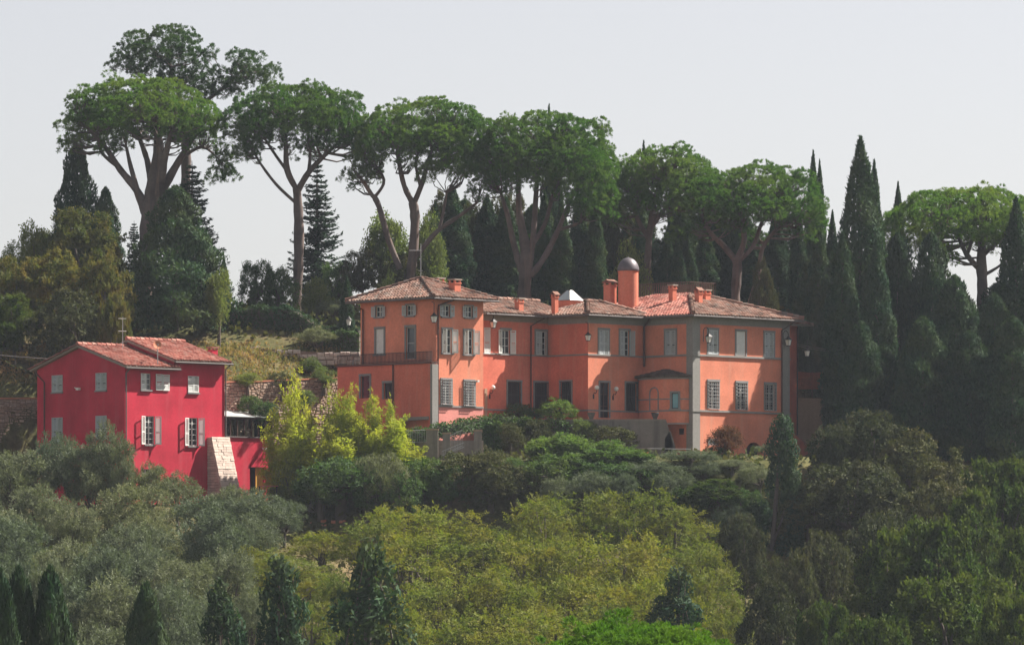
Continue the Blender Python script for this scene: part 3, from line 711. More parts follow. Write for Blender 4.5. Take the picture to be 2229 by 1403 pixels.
# aerial on the tower
u, v = au-0.1, av; ant = empty('television_aerial', V.world(u, v, az-0.1)); tag(ant, 'thin metal television aerial on the tower roof', 'aerial')
m = MB(); ha = PZ(528, 397)-V.zb-az; m.tube([(0, 0, 0), (0, 0, ha)], 0.022, 6); m.build('mast', M['grille'], ant)
m = MB(); zb_ = PZ(543, 397)-V.zb-az
m.tube([(-0.85, 0, zb_), (0.1, 0, zb_)], 0.018, 6)
for i in range(8): m.tube([(-0.8+i*0.11, -0.25, zb_), (-0.8+i*0.11, 0.25, zb_+0.05)], 0.01, 4)
m.tube([(-0.2, 0, ha*0.25), (0.12, 0, ha*0.25)], 0.014, 6); m.build('boom', M['grille'], ant)
# red outside stair at the right corner
m = MB(); us0, us1 = uR+0.25, uR+3.2
m.add([(us0, 0.9, 0), (us1+1.2, 0.9, 0), (us1+1.2, 0.9, zS2-3.1), (us0, 0.9, zS2-0.55)]+[(us0, 1.1, 0), (us1+1.2, 1.1, 0), (us1+1.2, 1.1, zS2-3.1), (us0, 1.1, zS2-0.55)],
      [(0, 1, 2, 3), (7, 6, 5, 4), (3, 2, 6, 7), (1, 5, 6, 2), (0, 3, 7, 4)])
st_ = m.build('stair_parapet', M['red_orange'], V.root)
m = MB(); m.obox(((us0+us1+1.2)/2, 1.0, (2*zS2-3.65)/2+0.03), ((us1+1.2-us0)/2, 0, -1.275), (0, 0.14, 0), (0.02, 0, 0.04)); m.build('coping', M['tile_red'], st_)

# ------------------------------------------------------------------ the crimson house
C = House('red_house', 272, 390.0, 6.6)
tag(C.root, 'crimson two-storey house with pale shutters and low tiled gable roofs', 'house')
cU = C.u_at(489, 0); cV = C.v_at(81, 0); cM = C.u_at(378, 0)
zc1 = C.z_at(797, 0, 0); zc2 = C.z_at(785, cM, 0)
oc = 0.45; tpc = 0.31
f = Facade(C, 'v', 0.0, 0.0, cM, 0.0, zc1+0.12, 'crimson')
f.window(317.5, 812, 848, 0.96, shut=(4, None), shmat='white', sur=0, frame='white', bars=(1, 2))
f.window(325.5, 905, 967, 0.92, shut=(166, 148), shmat='white', sur=0, bars=(1, 4))
f.window(318, 1020, 1062, 0.9, sur=0, bars=(1, 3))
f.finish()
a_ = f.a_at(345.5); put('shutter', shutter_mesh(0.62, 1.15, 'white'), C.root, (a_-0.31, -0.06, f.z_at(849, a_)))
a_ = f.a_at(361); put('shutter', shutter_mesh(0.62, 1.15, 'white'), C.root, (a_-0.31, -0.05, f.z_at(850, a_)))
f = Facade(C, 'v', 0.0, cM, cU, 0.0, zc2+0.12, 'crimson')
f.window(420.5, 818, 854, 1.02, shut=(2, 2), shmat='white', sur=0)
f.window(420, 909, 970, 0.92, shut=(166, 148), shmat='white', sur=0, bars=(1, 4))
f.finish()
f = Facade(C, 'u', 0.0, 0.0, cV, 0.0, zc1+0.1, 'crimson')
for px, t, b in ((220.5, 811, 849), (125, 816, 853), (220.5, 904, 953), (125, 908, 962)):
    f.window(px, t, b, 1.18, shut=(2, 2), shmat='shutter', sur=0)
f.finish()
rz1 = zc1+tpc*(cV/2); m = MB(); m.add([(0, 0, zc1+0.1), (0, cV, zc1+0.1), (0, cV/2, rz1)], [(0, 1, 2)]); m.build('gable', M['crimson'], C.root)
m = MB(); rz2 = zc2+tpc*(cV/2)
m.add([(cM, 0, zc1), (cM, cV, zc1), (cM, cV, zc2), (cM, cV/2, rz2), (cM, 0, zc2)], [(0, 1, 2, 3, 4)])
m.add([(cU, 0, 0), (cU, cV, 0), (cU, cV, zc2), (cU, cV/2, rz2), (cU, 0, zc2)], [(4, 3, 2, 1, 0)])
m.quad((0, cV, 0), (cU, cV, 0), (cU, cV, zc1), (0, cV, zc1)); m.build('wall', M['crimson'], C.root)
e1, r1 = zc1-tpc*oc+0.16, rz1+0.16; e2, r2 = zc2-tpc*oc+0.16, rz2+0.16
tile_slope(C, [(-0.35, -oc, e1), (cM+0.3, -oc, e1), (cM+0.3, cV/2, r1), (-0.35, cV/2, r1)], (0, -1), 'tile_red', C.root, 51)
tile_slope(C, [(-0.35, cV+oc, e1), (cM+0.2, cV+oc, e1), (cM+0.2, cV/2, r1), (-0.35, cV/2, r1)], (0, 1), 'tile_red', C.root, 52, 0.8, 0.6)
ridge(C.root, [(-0.35, cV/2, r1+0.06), (cM, cV/2, r1+0.06)], 'tile_red', 53)
tile_slope(C, [(cM-0.3, -oc, e2), (cU+0.4, -oc, e2), (cU+0.4, cV/2, r2), (cM-0.3, cV/2, r2)], (0, -1), 'tile_red', C.root, 54)
tile_slope(C, [(cM-0.3, cV+oc, e2), (cU+0.4, cV+oc, e2), (cU+0.4, cV/2, r2), (cM-0.3, cV/2, r2)], (0, 1), 'tile_red', C.root, 55, 0.8, 0.6)
ridge(C.root, [(cM-0.3, cV/2, r2+0.06), (cU+0.4, cV/2, r2+0.06)], 'tile_red', 56)
pipe(C.root, [(-0.3, -oc-0.05, e1-0.14), (cM+0.25, -oc-0.05, e1-0.14)], 'gutter', 0.06, 'gutter'); pipe(C.root, [(cM-0.25, -oc-0.05, e2-0.14), (cU+0.4, -oc-0.05, e2-0.14)], 'gutter', 0.06, 'gutter')
pipe(C.root, [(0.1, -oc, e1-0.14), (0.03, -0.1, e1-0.5), (0.03, -0.1, 0)], 'gutter', 0.055)
pipe(C.root, [(-0.1, cV+0.1, e1-0.2), (-0.1, cV-0.9, e1-0.9), (-0.1, cV-0.9, 0)], 'pipe', 0.05)
pipe(C.root, [(cU+0.2, -oc, e2-0.14), (cU+0.06, -0.06, e2-0.5), (cU+0.06, -0.06, 3.5)], 'gutter', 0.05)
u_, v_ = C.u_at(463, 2.5), 2.5; z1 = C.z_at(755, u_, v_)
m = MB(); m.box(u_-0.26, u_+0.26, v_-0.26, v_+0.26, z1-1.4, z1-0.2); ch = m.build('chimney', M['crimson'], C.root)
m = MB(); m.box(u_-0.34, u_+0.34, v_-0.34, v_+0.34, z1-0.08, z1)
for i, j in ((-1, -1), (1, -1), (1, 1), (-1, 1)): m.box(u_+i*0.2-0.05, u_+i*0.2+0.05, v_+j*0.2-0.05, v_+j*0.2+0.05, z1-0.2, z1-0.08)
m.build('chimney_cap', M['tile_red'], ch)
# stone buttress
ub0, ub1 = C.u_at(452, 0), C.u_at(492, 0); zb1 = C.z_at(950, ub0, -0.3); p0, p1 = 1.9, 0.35
m = MB(); m.add([(ub0+.05, 0.05, -0.5), (ub1-.05, 0.05, -0.5), (ub1-.05, -p0+.05, -0.5), (ub0+.05, -p0+.05, -0.5), (ub0+.05, 0.05, zb1-.05), (ub1-.05, 0.05, zb1-.05), (ub1-.05, -p1+.05, zb1-.05), (ub0+.05, -p1+.05, zb1-.05)],
               [(0, 1, 2, 3), (4, 7, 6, 5), (3, 2, 6, 7), (0, 4, 5, 1), (1, 5, 6, 2), (0, 3, 7, 4)])
but = m.build('buttress', M['mortar'], C.root)
m = MB(); m.box(-0.5, 0.5, -0.5, 0.5, -0.5, 0.5); stone_me = m.mesh('stone', M['pale_stone'])
rng = random.Random(9); z = -0.4; row = 0
while z < zb1-0.05:
    h = rng.uniform(0.15, 0.24); k = (z+0.5)/(zb1+0.5); pr = p0+(p1-p0)*k; sl = (p0-p1)/(zb1+0.5)
    u = ub0
    while u < ub1-0.08:
        L = min(rng.uniform(0.25, 0.6), ub1-u)
        put('stone', stone_me, but, (u+L/2, -pr+0.08-sl*0+rng.uniform(-0.02, 0.02), z+h/2), (-math.atan(sl), 0, rng.uniform(-.02, .02)), (L-0.02, 0.24, h*1.04-0.018)); u += L
    v = 0.0
    while v > -pr+0.16:
        L = min(rng.uniform(0.25, 0.5), pr+v)
        put('stone', stone_me, but, (ub0+0.05+rng.uniform(-0.02, 0.02), v-L/2, z+h/2), (0, 0, 0), (0.16, L-0.025, h-0.025)); v -= L
    z += h
# block with the glazed veranda
ug = C.u_at(595, 0.2); zg = C.z_at(954, ug, 0.2)
f = Facade(C, 'v', 0.15, cU+0.01, ug, 0.0, zg, 'crimson', 0.5)
a_, zb_, h_ = f.hole(560, 1016, 1100, 1.45)
f.finish()
bx(C.root, 'wall', 'crimson', cU+0.01, ug-0.02, 4.2, 4.22, 0, zg); bx(C.root, 'wall', 'crimson', ug-0.02, ug-0.001, 0.16, 4.2, 0, zg)
bx(C.root, 'doorway', 'dark', a_-0.7, a_+0.7, 0.6, 0.65, zb_, zb_+h_); bx(C.root, 'door', 'yellow', a_+0.05, a_+0.72, 0.36, 0.42, zb_+0.3, zb_+h_)
bx(C.root, 'floor_slab', 'gutter', cU+0.01, ug+0.08, 0.05, 4.25, zg, zg+0.1)
ver = empty('veranda', (0, 0, 0), 0, C.root)
zv0, zv1 = zg+0.1, C.z_at(913, ug, 0.2)
m = MB(); nb = 7; us = [cU+0.08+(ug-0.1-cU-0.08)*i/nb for i in range(nb+1)]
for u in us: m.box(u-0.04, u+0.04, 0.2, 0.28, zv0, zv1)
for i in range(1, 4): m.box(ug-0.14, ug-0.06, 0.2+i*1.15, 0.28+i*1.15, zv0, zv1)
m.box(cU+0.05, ug-0.04, 0.18, 0.3, zv1, zv1+0.12); m.box(ug-0.16, ug-0.04, 0.302, 4.0, zv1, zv1+0.12); m.build('veranda_frame', M['pipe'], ver)
gl = bpy.data.materials.new('veranda_glass'); gl.use_nodes = True; tt = gl.node_tree; bb = tt.nodes['Principled BSDF']
bb.inputs['Base Color'].default_value = (0.75, 0.8, 0.8, 1); bb.inputs['Roughness'].default_value = 0.03; bb.inputs['Transmission Weight'].default_value = 1.0; bb.inputs['IOR'].default_value = 1.02
tn = noise(tt, 1.0); tt.links.new(ramp(tt, tn, [(0.3, (0.7, 0.75, 0.75)), (0.7, (0.85, 0.88, 0.88))]), bb.inputs['Base Color'])
for i in range(nb):
    m = MB(); m.box(us[i]+0.04, us[i+1]-0.04, 0.235, 0.245, zv0, zv1); m.build('pane', gl, ver)
for i in range(3):
    m = MB(); m.box(ug-0.105, ug-0.095, 0.28+i*1.15, 0.2+(i+1)*1.15, zv0, zv1); m.build('pane', gl, ver)
rngc = random.Random(5)
for i in range(1, nb):
    w = rngc.uniform(0.2, 0.42); m = MB(); uu = us[i]+0.1
    for k in range(6): m.box(uu+k*w/6, uu+k*w/6+w/7, 1.9+0.05*(k % 2), 1.98+0.05*(k % 2), zv0, zv1-0.05)
    m.build('curtain', M['curtain'], ver)
bx(ver, 'back_wall', 'beige', cU+0.05, ug-0.2, 3.9, 3.95, zv0, zv1+0.6)
zh = C.z_at(892, cU+2, 3.9)+0.15; m = MB()
npn = 8
for i in range(npn):
    w = (ug+0.1-cU-0.03)/npn; x = cU+0.03+i*w
    m = MB(); m.add([(x+0.015, 0.0, zv1+0.12), (x+w-0.015, 0.0, zv1+0.12), (x+w-0.015, 4.0, zh), (x+0.015, 4.0, zh), (x+0.015, 0.0, zv1+0.17), (x+w-0.015, 0.0, zv1+0.17), (x+w-0.015, 4.0, zh+0.05), (x+0.015, 4.0, zh+0.05)],
                    [(3, 2, 1, 0), (4, 5, 6, 7), (0, 1, 5, 4), (1, 2, 6, 5), (2, 3, 7, 6), (3, 0, 4, 7)]); m.build('roof_panel', M['sheet'], ver)
# dish and mast on the red house
dm = C.world(C.u_at(343, -0.1), -0.1, e1+0.15)
dish = empty('satellite_dish', dm); tag(dish, 'dark red satellite dish on a short pole above the red house eave', 'satellite dish')
hd = PZ(750, dm[1])-dm[2]
m = MB(); m.tube([(0, 0, 0), (0, 0, hd)], 0.035, 8); m.build('pole', M['grille'], dish)
m = MB(); m.lathe([(0.02, -0.1), (0.2, -0.07), (0.33, 0.0), (0.31, 0.0), (0.18, -0.05), (0.02, -0.08)], (0, 0, 0), 20); m.build('dish', M['terracotta'], dish, (0, -0.12, hd), (R(75), 0, R(25)))
m = MB(); m.tube([(0, -0.15, hd-0.25), (0.05, -0.5, hd-0.02)], 0.015, 5); m.box(0, 0.1, -0.56, -0.46, hd-0.06, hd+0.03); m.build('feed_arm', M['grille'], dish)
am = (PX(267, 395), 395.0, PZ(760, 395)); aer = empty('television_aerial', am); tag(aer, 'thin metal television aerial standing on the red house ridge', 'aerial')
hm = PZ(690, 395)-am[2]; m = MB(); m.tube([(0, 0, -0.4), (0, 0, hm)], 0.022, 6); m.build('mast', M['grille'], aer)
m = MB()
for zz in (hm-0.1, hm-1.0):
    m.tube([(-0.3, 0, zz), (0.25, 0.1, zz)], 0.016, 5)
    for i in range(5): m.tube([(-0.3+i*0.12, -0.2, zz), (-0.3+i*0.12, 0.2, zz)], 0.01, 4)
m.build('boom', M['lamp'], aer)

# ------------------------------------------------------------------ lamps on the villa
def lantern(loc, rz, style, label, s=1.0):
    """glazed lantern; loc is the lantern's top. styles: hook (arched bracket), drop (rod above), arm"""
    L = empty('wall_lantern', loc, rz); tag(L, label, 'lantern', 'lanterns round the villa')
    m = MB()
    def fr(z, r): return [(r*math.cos(math.pi/4+i*math.pi/2), r*math.sin(math.pi/4+i*math.pi/2), z) for i in range(4)]
    m.add(fr(-0.62*s, 0.15*s)+fr(-0.22*s, 0.24*s), [(0, 1, 5, 4), (1, 2, 6, 5), (2, 3, 7, 6), (3, 0, 4, 7), (3, 2, 1, 0)]); m.build('lamp_glass', M['lamp'], L)
    m = MB(); m.add(fr(-0.22*s, 0.30*s)+fr(-0.04*s, 0.1*s)+fr(0.04*s, 0.07*s), [(0, 1, 5, 4), (1, 2, 6, 5), (2, 3, 7, 6), (3, 0, 4, 7), (4, 5, 9, 8), (5, 6, 10, 9), (6, 7, 11, 10), (7, 4, 8, 11), (8, 9, 10, 11), (3, 2, 1, 0)])
    for i in range(4):
        a, b = fr(-0.63*s, 0.16*s)[i], fr(-0.21*s, 0.25*s)[i]; m.tube([a, b], 0.016*s, 4)
    m.box(-0.1*s, 0.1*s, -0.1*s, 0.1*s, -0.68*s, -0.62*s); m.build('lamp_frame', M['iron'], L)
    m = MB()
    if style == 'hook': pts = [(0, 0, 0), (0, 0, 0.2), (-0.06, 0, 0.34), (-0.22, 0, 0.45), (-0.42, 0, 0.42), (-0.55, 0, 0.25), (-0.58, 0, -0.1), (-0.58, 0, -0.6)]
    elif style == 'drop': pts = [(0, 0, 0), (0, 0, 0.62)]
    else: pts = [(0, 0, 0), (0, 0, 0.75*s), (0, 0.25, 0.85*s)]
    m.tube(pts, 0.028, 6); m.build('bracket', M['iron'], L)
    return L
w = V.world
p = w(uD-0.15, vT-0.15, V.z_at(682, uD, vT)); lantern(p, R(45), 'arm', 'lantern on the tower corner between the two fronts')
p = w(V.u_at(1074, vB-0.7), vB-0.7, V.z_at(694, V.u_at(1074, vB-.7), vB-0.7)); lantern(p, R(45), 'drop', 'lantern hanging from the eave right of the tower')
p = w(uB-0.2, vA-0.2, V.z_at(724, uB, vA)); lantern(p, R(45), 'arm', 'lantern on the projecting corner of the villa middle bay', 0.9)
u_ = V.u_at(1543, -0.5); p = w(u_, -0.5, V.z_at(726, u_, -0.5)); lantern(p, R(45), 'hook', 'lantern on an arched bracket beside the grey corner strip')
u_ = V.u_at(1716, -0.4); p = w(u_, -0.4, V.z_at(733, u_, -0.4)); lantern(p, R(45), 'hook', 'lantern at the far right end of the villa front')
def globe(H, f_axis, c, px, py, label):
    if f_axis == 'v': u_, v_ = H.u_at(px, c-0.35), c-0.35
    G = empty('globe_lamp', H.world(u_, v_, H.z_at(py, u_, v_)), R(45)); tag(G, label, 'wall lamp', 'white globe lamps on the villa')
    m = MB(); m.lathe([(0.17*math.sin(math.pi*max(0.02, i/12)), -0.17*math.cos(math.pi*i/12)) for i in range(13)], (0, 0, 0), 16); m.build('globe', M['lamp'], G, smooth=True)
    m = MB(); m.tube([(0, 0, -0.16), (0, 0, -0.28), (0.0, 0.12, -0.42), (0, 0.25, -0.36), (0, 0.33, -0.5), (0, 0.34, -0.7)], 0.026, 6); m.box(-0.05, 0.05, 0.3, 0.35, -0.8, -0.5); m.build('bracket', M['iron'], G)
globe(V, 'v', vB, 1073, 843, 'white globe lamp on the red wall right of the tower')
globe(V, 'v', vA, 1299, 843, 'white globe lamp left of the tall dark villa door')
globe(V, 'v', vA, 1341.5, 846, 'white globe lamp right of the tall dark villa door')
def small_box(name, label, px, py, Y, s, mat='lamp', cat='camera'):
    m = MB(); m.box(-s, s, -s*1.6, s*1.4, -s*0.8, s*0.8); m.tube([(0, s, 0), (0, s*4, s)], s*0.35, 5)
    o = m.build(name, M[mat], None, (PX(px, Y), Y, PZ(py, Y)), (0, 0, R(40))); tag(o, label, cat)
small_box('security_camera', 'small white camera under the rounded porch roof', 1489, 835, V.Y0+0.3, 0.12)
small_box('security_camera', 'small white camera beside the tower ground floor grille', 1039, 829, V.world(V.u_at(1039, vT), vT)[1]-0.2, 0.09)
small_box('floodlight', 'small white floodlight on the red house block near its doorway', 576, 976, C.world(C.u_at(576, 0), 0)[1]-0.2, 0.1, cat='floodlight')
small_box('alarm_box', 'small white box between the red house upper windows', 170, 846, C.world(0, C.v_at(170, 0))[1]-0.12, 0.11, cat='alarm box')
# ------------------------------------------------------------------ garden walls, terrace, gate
def stone_wall(name, label, pts, z0, hs, seed, sw=0.36, sh=0.21, mat='stone', coping=None, thick=0.5, cat='wall'):
    """rubble wall along a ground polyline; hs = top heights at its points; the stones stand proud of the mortar core"""
    W = empty(name, (pts[0][0], pts[0][1], z0)); tag(W, label, cat); rng = random.Random(seed)
    o = Vector((pts[0][0], pts[0][1], 0)); core = MB(); st = MB(); cp = MB()
    for (p, q, h0, h1) in zip(pts[:-1], pts[1:], hs[:-1], hs[1:]):
        p, q = Vector((*p, 0))-o, Vector((*q, 0))-o; d = (q-p); L = d.length; d /= L; n = Vector((d.y, -d.x, 0))
        if n.y > 0: n = -n
        a, b = p-n*thick, q-n*thick
        core.add([p, q, b, a, p+Vector((0, 0, h0)), q+Vector((0, 0, h1)), b+Vector((0, 0, h1)), a+Vector((0, 0, h0))], [(0, 1, 5, 4), (1, 2, 6, 5), (2, 3, 7, 6), (3, 0, 4, 7), (4, 5, 6, 7)])
        z = 0.0
        while z < max(h0, h1):
            hh = sh*rng.uniform(0.6, 1.45); x = -rng.uniform(0, sw)
            while x < L:
                w = sw*rng.uniform(0.55, 1.5); x0, x1 = max(x, 0), min(x+w, L); top = h0+(h1-h0)*((x0+x1)/2/L)
                if x1-x0 > 0.08 and z+hh*0.7 < top:
                    c = p+d*((x0+x1)/2)+n*rng.uniform(-0.01, 0.03)+Vector((0, 0, z+hh/2+rng.uniform(-.045, .045)))
                    k = 0.5+rng.uniform(-.06, .0)
                    A, B = d*(x1-x0-0.03)*0.5, Vector((0, 0, (hh-0.03)*0.5)); f = n*0.06
                    j = [1+rng.uniform(-.35, .05) for _ in range(4)]
                    vs = [c-A-B, c+A-B, c+A+B, c-A+B, c-A*0.8*j[0]-B*0.75*j[1]+f, c+A*0.8*j[1]-B*0.75*j[2]+f, c+A*0.8*j[2]+B*0.75*j[3]+f, c-A*0.8*j[3]+B*0.75*j[0]+f]
                    st.add(vs, [(4, 5, 6, 7), (0, 1, 5, 4), (1, 2, 6, 5), (2, 3, 7, 6), (3, 0, 4, 7)])
                x += w
            z += hh
        if coping: cp.add([p+n*0.09+Vector((0, 0, h0)), q+n*0.09+Vector((0, 0, h1)), b-n*0.05+Vector((0, 0, h1)), a-n*0.05+Vector((0, 0, h0)),
                           p+n*0.09+Vector((0, 0, h0+0.1)), q+n*0.09+Vector((0, 0, h1+0.1)), b-n*0.05+Vector((0, 0, h1+0.1)), a-n*0.05+Vector((0, 0, h0+0.1))],
                          [(0, 1, 5, 4), (1, 2, 6, 5), (2, 3, 7, 6), (3, 0, 4, 7), (4, 5, 6, 7), (3, 2, 1, 0)])
    core.build('wall_core', M['mortar'], W); s = st.build('stones', M[mat], W); s['kind'] = 'stuff'
    if coping: cp.build('coping', M[coping], W)
    return W
def pxy(px, Y): return (PX(px, Y), Y)
stone_wall('retaining_wall', 'tall rubble stone retaining wall between the red house and the bamboo', [pxy(455, 399.2), pxy(560, 402.4), pxy(650, 405.2), pxy(736, 407.8)], 6.5,
           [PZ(833, 399.2)-6.5, PZ(831, 402.4)-6.5, PZ(827, 405.2)-6.5, PZ(823, 407.8)-6.5], 71, sw=0.34, sh=0.17, coping='terracotta')
stone_wall('retaining_wall', 'rubble stone retaining wall left of the red house', [pxy(-60, 399.2), pxy(20, 401.8), pxy(140, 405.2)], 6.5, [PZ(868, 399.2)-6.5, PZ(868, 401.8)-6.5, PZ(868, 405.2)-6.5], 72, sw=0.34, sh=0.17, coping='terracotta')
stone_wall('kerb_wall', 'low pale stone edging wall along the drive above the grassy bank', [pxy(420, 414), pxy(500, 413.2), pxy(600, 411.6), pxy(690, 410.6), pxy(784, 410)], 17.3,
           [PZ(750, 414)-17.3, PZ(750, 413)-17.3, PZ(760, 411.6)-17.3, PZ(766, 410.6)-17.3, PZ(767, 410)-17.3], 73, sw=0.5, sh=0.3, mat='pale_stone', thick=0.4)
# terrace before the villa, held by a stained wall
TY = 397.3
zt = PZ(912, TY); xa, xb = PX(1085, TY), PX(1447, TY)
ter = MB(); ter.prism([(xa, TY+0.02), (xb, TY+0.02), (xb-0.6, 403.0), (xa-0.8, 405.0)], 9.5, zt-0.25)
tag(ter.build('garden_terrace', M['paving']), kind='structure')
rw = empty('terrace_wall', (xa, TY, 9.5)); tag(rw, 'stained grey retaining wall under the villa terrace, battered at its right end', 'wall')
m = MB(); L = xb-xa; hh = zt-9.5
m.box(0, L, -0.25, 0.0, 0, hh-0.12); m.build('wall_face', M['wallgrey'], rw)
m = MB(); m.add([(L, -0.25, 0), (L+1.0, -0.25, 0), (L+1.0, 1.2, 0), (L, 1.2, 0), (L, -0.25, hh-0.12), (L+0.12, -0.25, hh-0.12), (L+0.12, 1.2, hh-0.12), (L, 1.2, hh-0.12)],
               [(0, 1, 5, 4), (1, 2, 6, 5), (2, 3, 7, 6), (4, 5, 6, 7)])
m.add([(L, -0.25, hh-1.4), (L, -0.25, 0), (L+0.9, -0.25, 0), (L+0.75, -0.25, hh-1.9), (L+0.4, -0.25, hh-0.8)], [(0, 1, 2, 3, 4)]); m.build('batter', M['wallgrey'], rw)
x = -0.03
rng = random.Random(3)
while x < L:
    w_ = rng.uniform(0.9, 1.4); x1 = min(x+w_, L+0.1)
    m = MB(); m.box(x, x1-0.015, -0.31, 0.18, hh-0.12, hh+rng.uniform(-.01, .01)); m.build('coping_stone', M['concrete'], rw); x += w_
m = MB(); m.tube([(-5, -0.9, PZ(978, TY-0.9)-9.5), (L*0.5, -0.9, PZ(974, TY-0.9)-9.5), (L+2.5, -0.9, PZ(977, TY-.9)-9.5)], 0.02, 5)
hp = m.build('handrail', M['grille'], None, (xa, TY, 9.5)); tag(hp, 'thin horizontal handrail crossing in front of the terrace wall', 'railing')
pot = MB(); pot.lathe([(0.12, 0), (0.24, 0.3), (0.27, 0.42), (0.29, 0.42), (0.29, 0.5), (0.24, 0.5), (0.22, 0.42)], (0, 0, 0), 14)
o = pot.build('terracotta_pot', M['terracotta'], None, (PX(1404, 396.2), 396.2, PZ(994, 396.2)), (0, 0, 0), True); tag(o, 'terracotta pot at the foot of the stained terrace wall', 'pot')
o = pot.build('terracotta_pot', M['concrete'], None, (PX(1287, 397.6), 397.6, zt), (0, 0, 0), True); tag(o, 'grey pot on the terrace wall left of the villa door', 'pot')
o = pot.build('terracotta_pot', M['iron'], None, (PX(1426, 397.7), 397.7, zt), (0, 0, 0), True); tag(o, 'dark pot on the terrace wall below the rounded porch', 'pot')
# lower garden wall, gate piers and railings
def pier(px, top, bot, wpx, Y, label):
    P = empty('gate_pier', (PX(px, Y), Y, PZ(bot, Y))); tag(P, label, 'pier', 'concrete piers by the garden stair'); w_ = wpx/FPX*Y/2; h = PZ(top, Y)-PZ(bot, Y)
    m = MB(); m.box(-w_, w_, -w_, w_, -1.5, h-0.1); m.build('shaft', M['concrete'], P); m = MB(); m.box(-w_-.05, w_+.05, -w_-.05, w_+.05, h-0.1, h); m.build('pier_cap', M['beige'], P)
pier(941, 933, 990, 25, 388.6, 'wide concrete pier left of the garden gate, under the ivy hedge')
pier(972, 941, 1000, 16, 388.2, 'narrow concrete pier between the two garden railings')
pier(1040, 935, 985, 17, 389.5, 'pale concrete pier left of the ivy clad column')
def railing(name, label, pts, h, step=0.12):
    W = empty(name, (*pts[0][:2], pts[0][2])); tag(W, label, 'railing'); m = MB(); b = MB(); o = Vector(pts[0])
    for p, q in zip(pts[:-1], pts[1:]):
        p, q = Vector(p)-o, Vector(q)-o; n = int((q-p).length/step)
        for z in (h, 0.08): m.tube([p+Vector((0, 0, z)), q+Vector((0, 0, z))], 0.022, 5)
        for i in range(n+1):
            c = p+(q-p)*(i/n); b.box(c.x-.011, c.x+.011, c.y-.011, c.y+.011, c.z, c.z+h)
    m.build('rail', M['grille'], W); b.build('balusters', M['grille'], W)
railing('railing', 'dark iron railing between the bamboo and the concrete pier', [(PX(886, 388.6), 388.6, PZ(965, 388.6)), (PX(928, 388.6), 388.6, PZ(963, 388.6))], 0.9)
railing('railing', 'iron gate railing right of the narrow concrete pier', [(PX(979, 388.4), 388.4, PZ(985, 388.4)), (PX(1006, 388.4), 388.4, PZ(972, 388.4))], 1.2)
railing('stair_railing', 'sloping iron stair railing below the garden gate', [(PX(962, 387.6), 387.6, PZ(994, 387.6)), (PX(1010, 387.4), 387.4, PZ(975, 387.4))], 0.4)
m = MB(); m.box(PX(1050, 395.5), PX(1180, 395.5), 395.5, 395.8, 8.8, PZ(952, 395.5)); o = m.build('garden_wall', M['concrete']); tag(o, 'low stained garden wall right of the ivy clad column', 'wall')
m = MB(); m.box(PX(880, 389.6), PX(1052, 389.6), 389.6, 389.9, 8.8, PZ(958, 389.6)); o = m.build('garden_wall', M['concrete']); tag(o, 'low garden wall behind the concrete piers', 'wall')
# beige wall, net and hanging lantern at the right of the villa
m = MB(); m.box(0, PX(1792, 412)-PX(1728, 412), 0, 0.3, 0, PZ(866, 412)-9); o = m.build('boundary_wall', M['beige'], None, (PX(1728, 412), 412, 9)); tag(o, 'beige boundary wall between the villa and the dark cypresses', 'wall')
net = empty('barrier_net', (PX(1736, 413.5), 413.5, PZ(846, 413.5))); tag(net, 'orange plastic barrier net above the beige boundary wall', 'net')
m = MB(); Wn = PX(1800, 413.5)-PX(1736, 413.5); Hn = 1.28; n = 26
for i in range(n+1):
    x = Wn*i/n; m.box(x-.016, x+.016, -.01, .01, 0, Hn-0.08*math.sin(math.pi*i/n))
for j in range(15):
    for i in range(n):
        x0, x1 = Wn*i/n, Wn*(i+1)/n; zz = Hn*j/14; s0, s1 = [-0.08*math.sin(math.pi*k/n)*j/14 for k in (i, i+1)]
        m.add([(x0, -.01, zz+s0-.018), (x1, -.01, zz+s1-.018), (x1, -.01, zz+s1+.018), (x0, -.01, zz+s0+.018)], [(0, 1, 2, 3)])
m.build('mesh', M['net'], net)
m = MB()
for x in (0, Wn/2, Wn): m.box(x-.03, x+.03, .012, .06, -1.5, Hn+.05)
m.build('stake', M['pipe'], net)
m = MB()
for dz in (0, 0.14):
    m.tube([V.world(uQ, 2.6, V.z_at(752, uQ, 2.6)+dz)]+[(PX(px, 406+i), 406+i, PZ(py, 406+i)+dz) for i, (px, py) in enumerate(((1756, 757), (1780, 761), (1802, 764), (1850, 765)))], 0.018, 5)
o = m.build('cable', M['wire']); tag(o, 'pair of cables from the villa into the right cypresses', 'cable')
lantern((PX(1757, 406), 406, PZ(758, 406)), 0.3, 'drop', 'lantern hanging on cables right of the villa', 0.9)
m = MB(); m.tube([(PX(px, 398), 398, PZ(py, 398)) for px, py in ((-60, 768), (40, 776), (110, 781))], 0.02, 5); o = m.build('cable', M['wire']); tag(o, 'cable running in from the left edge to the red house', 'cable')
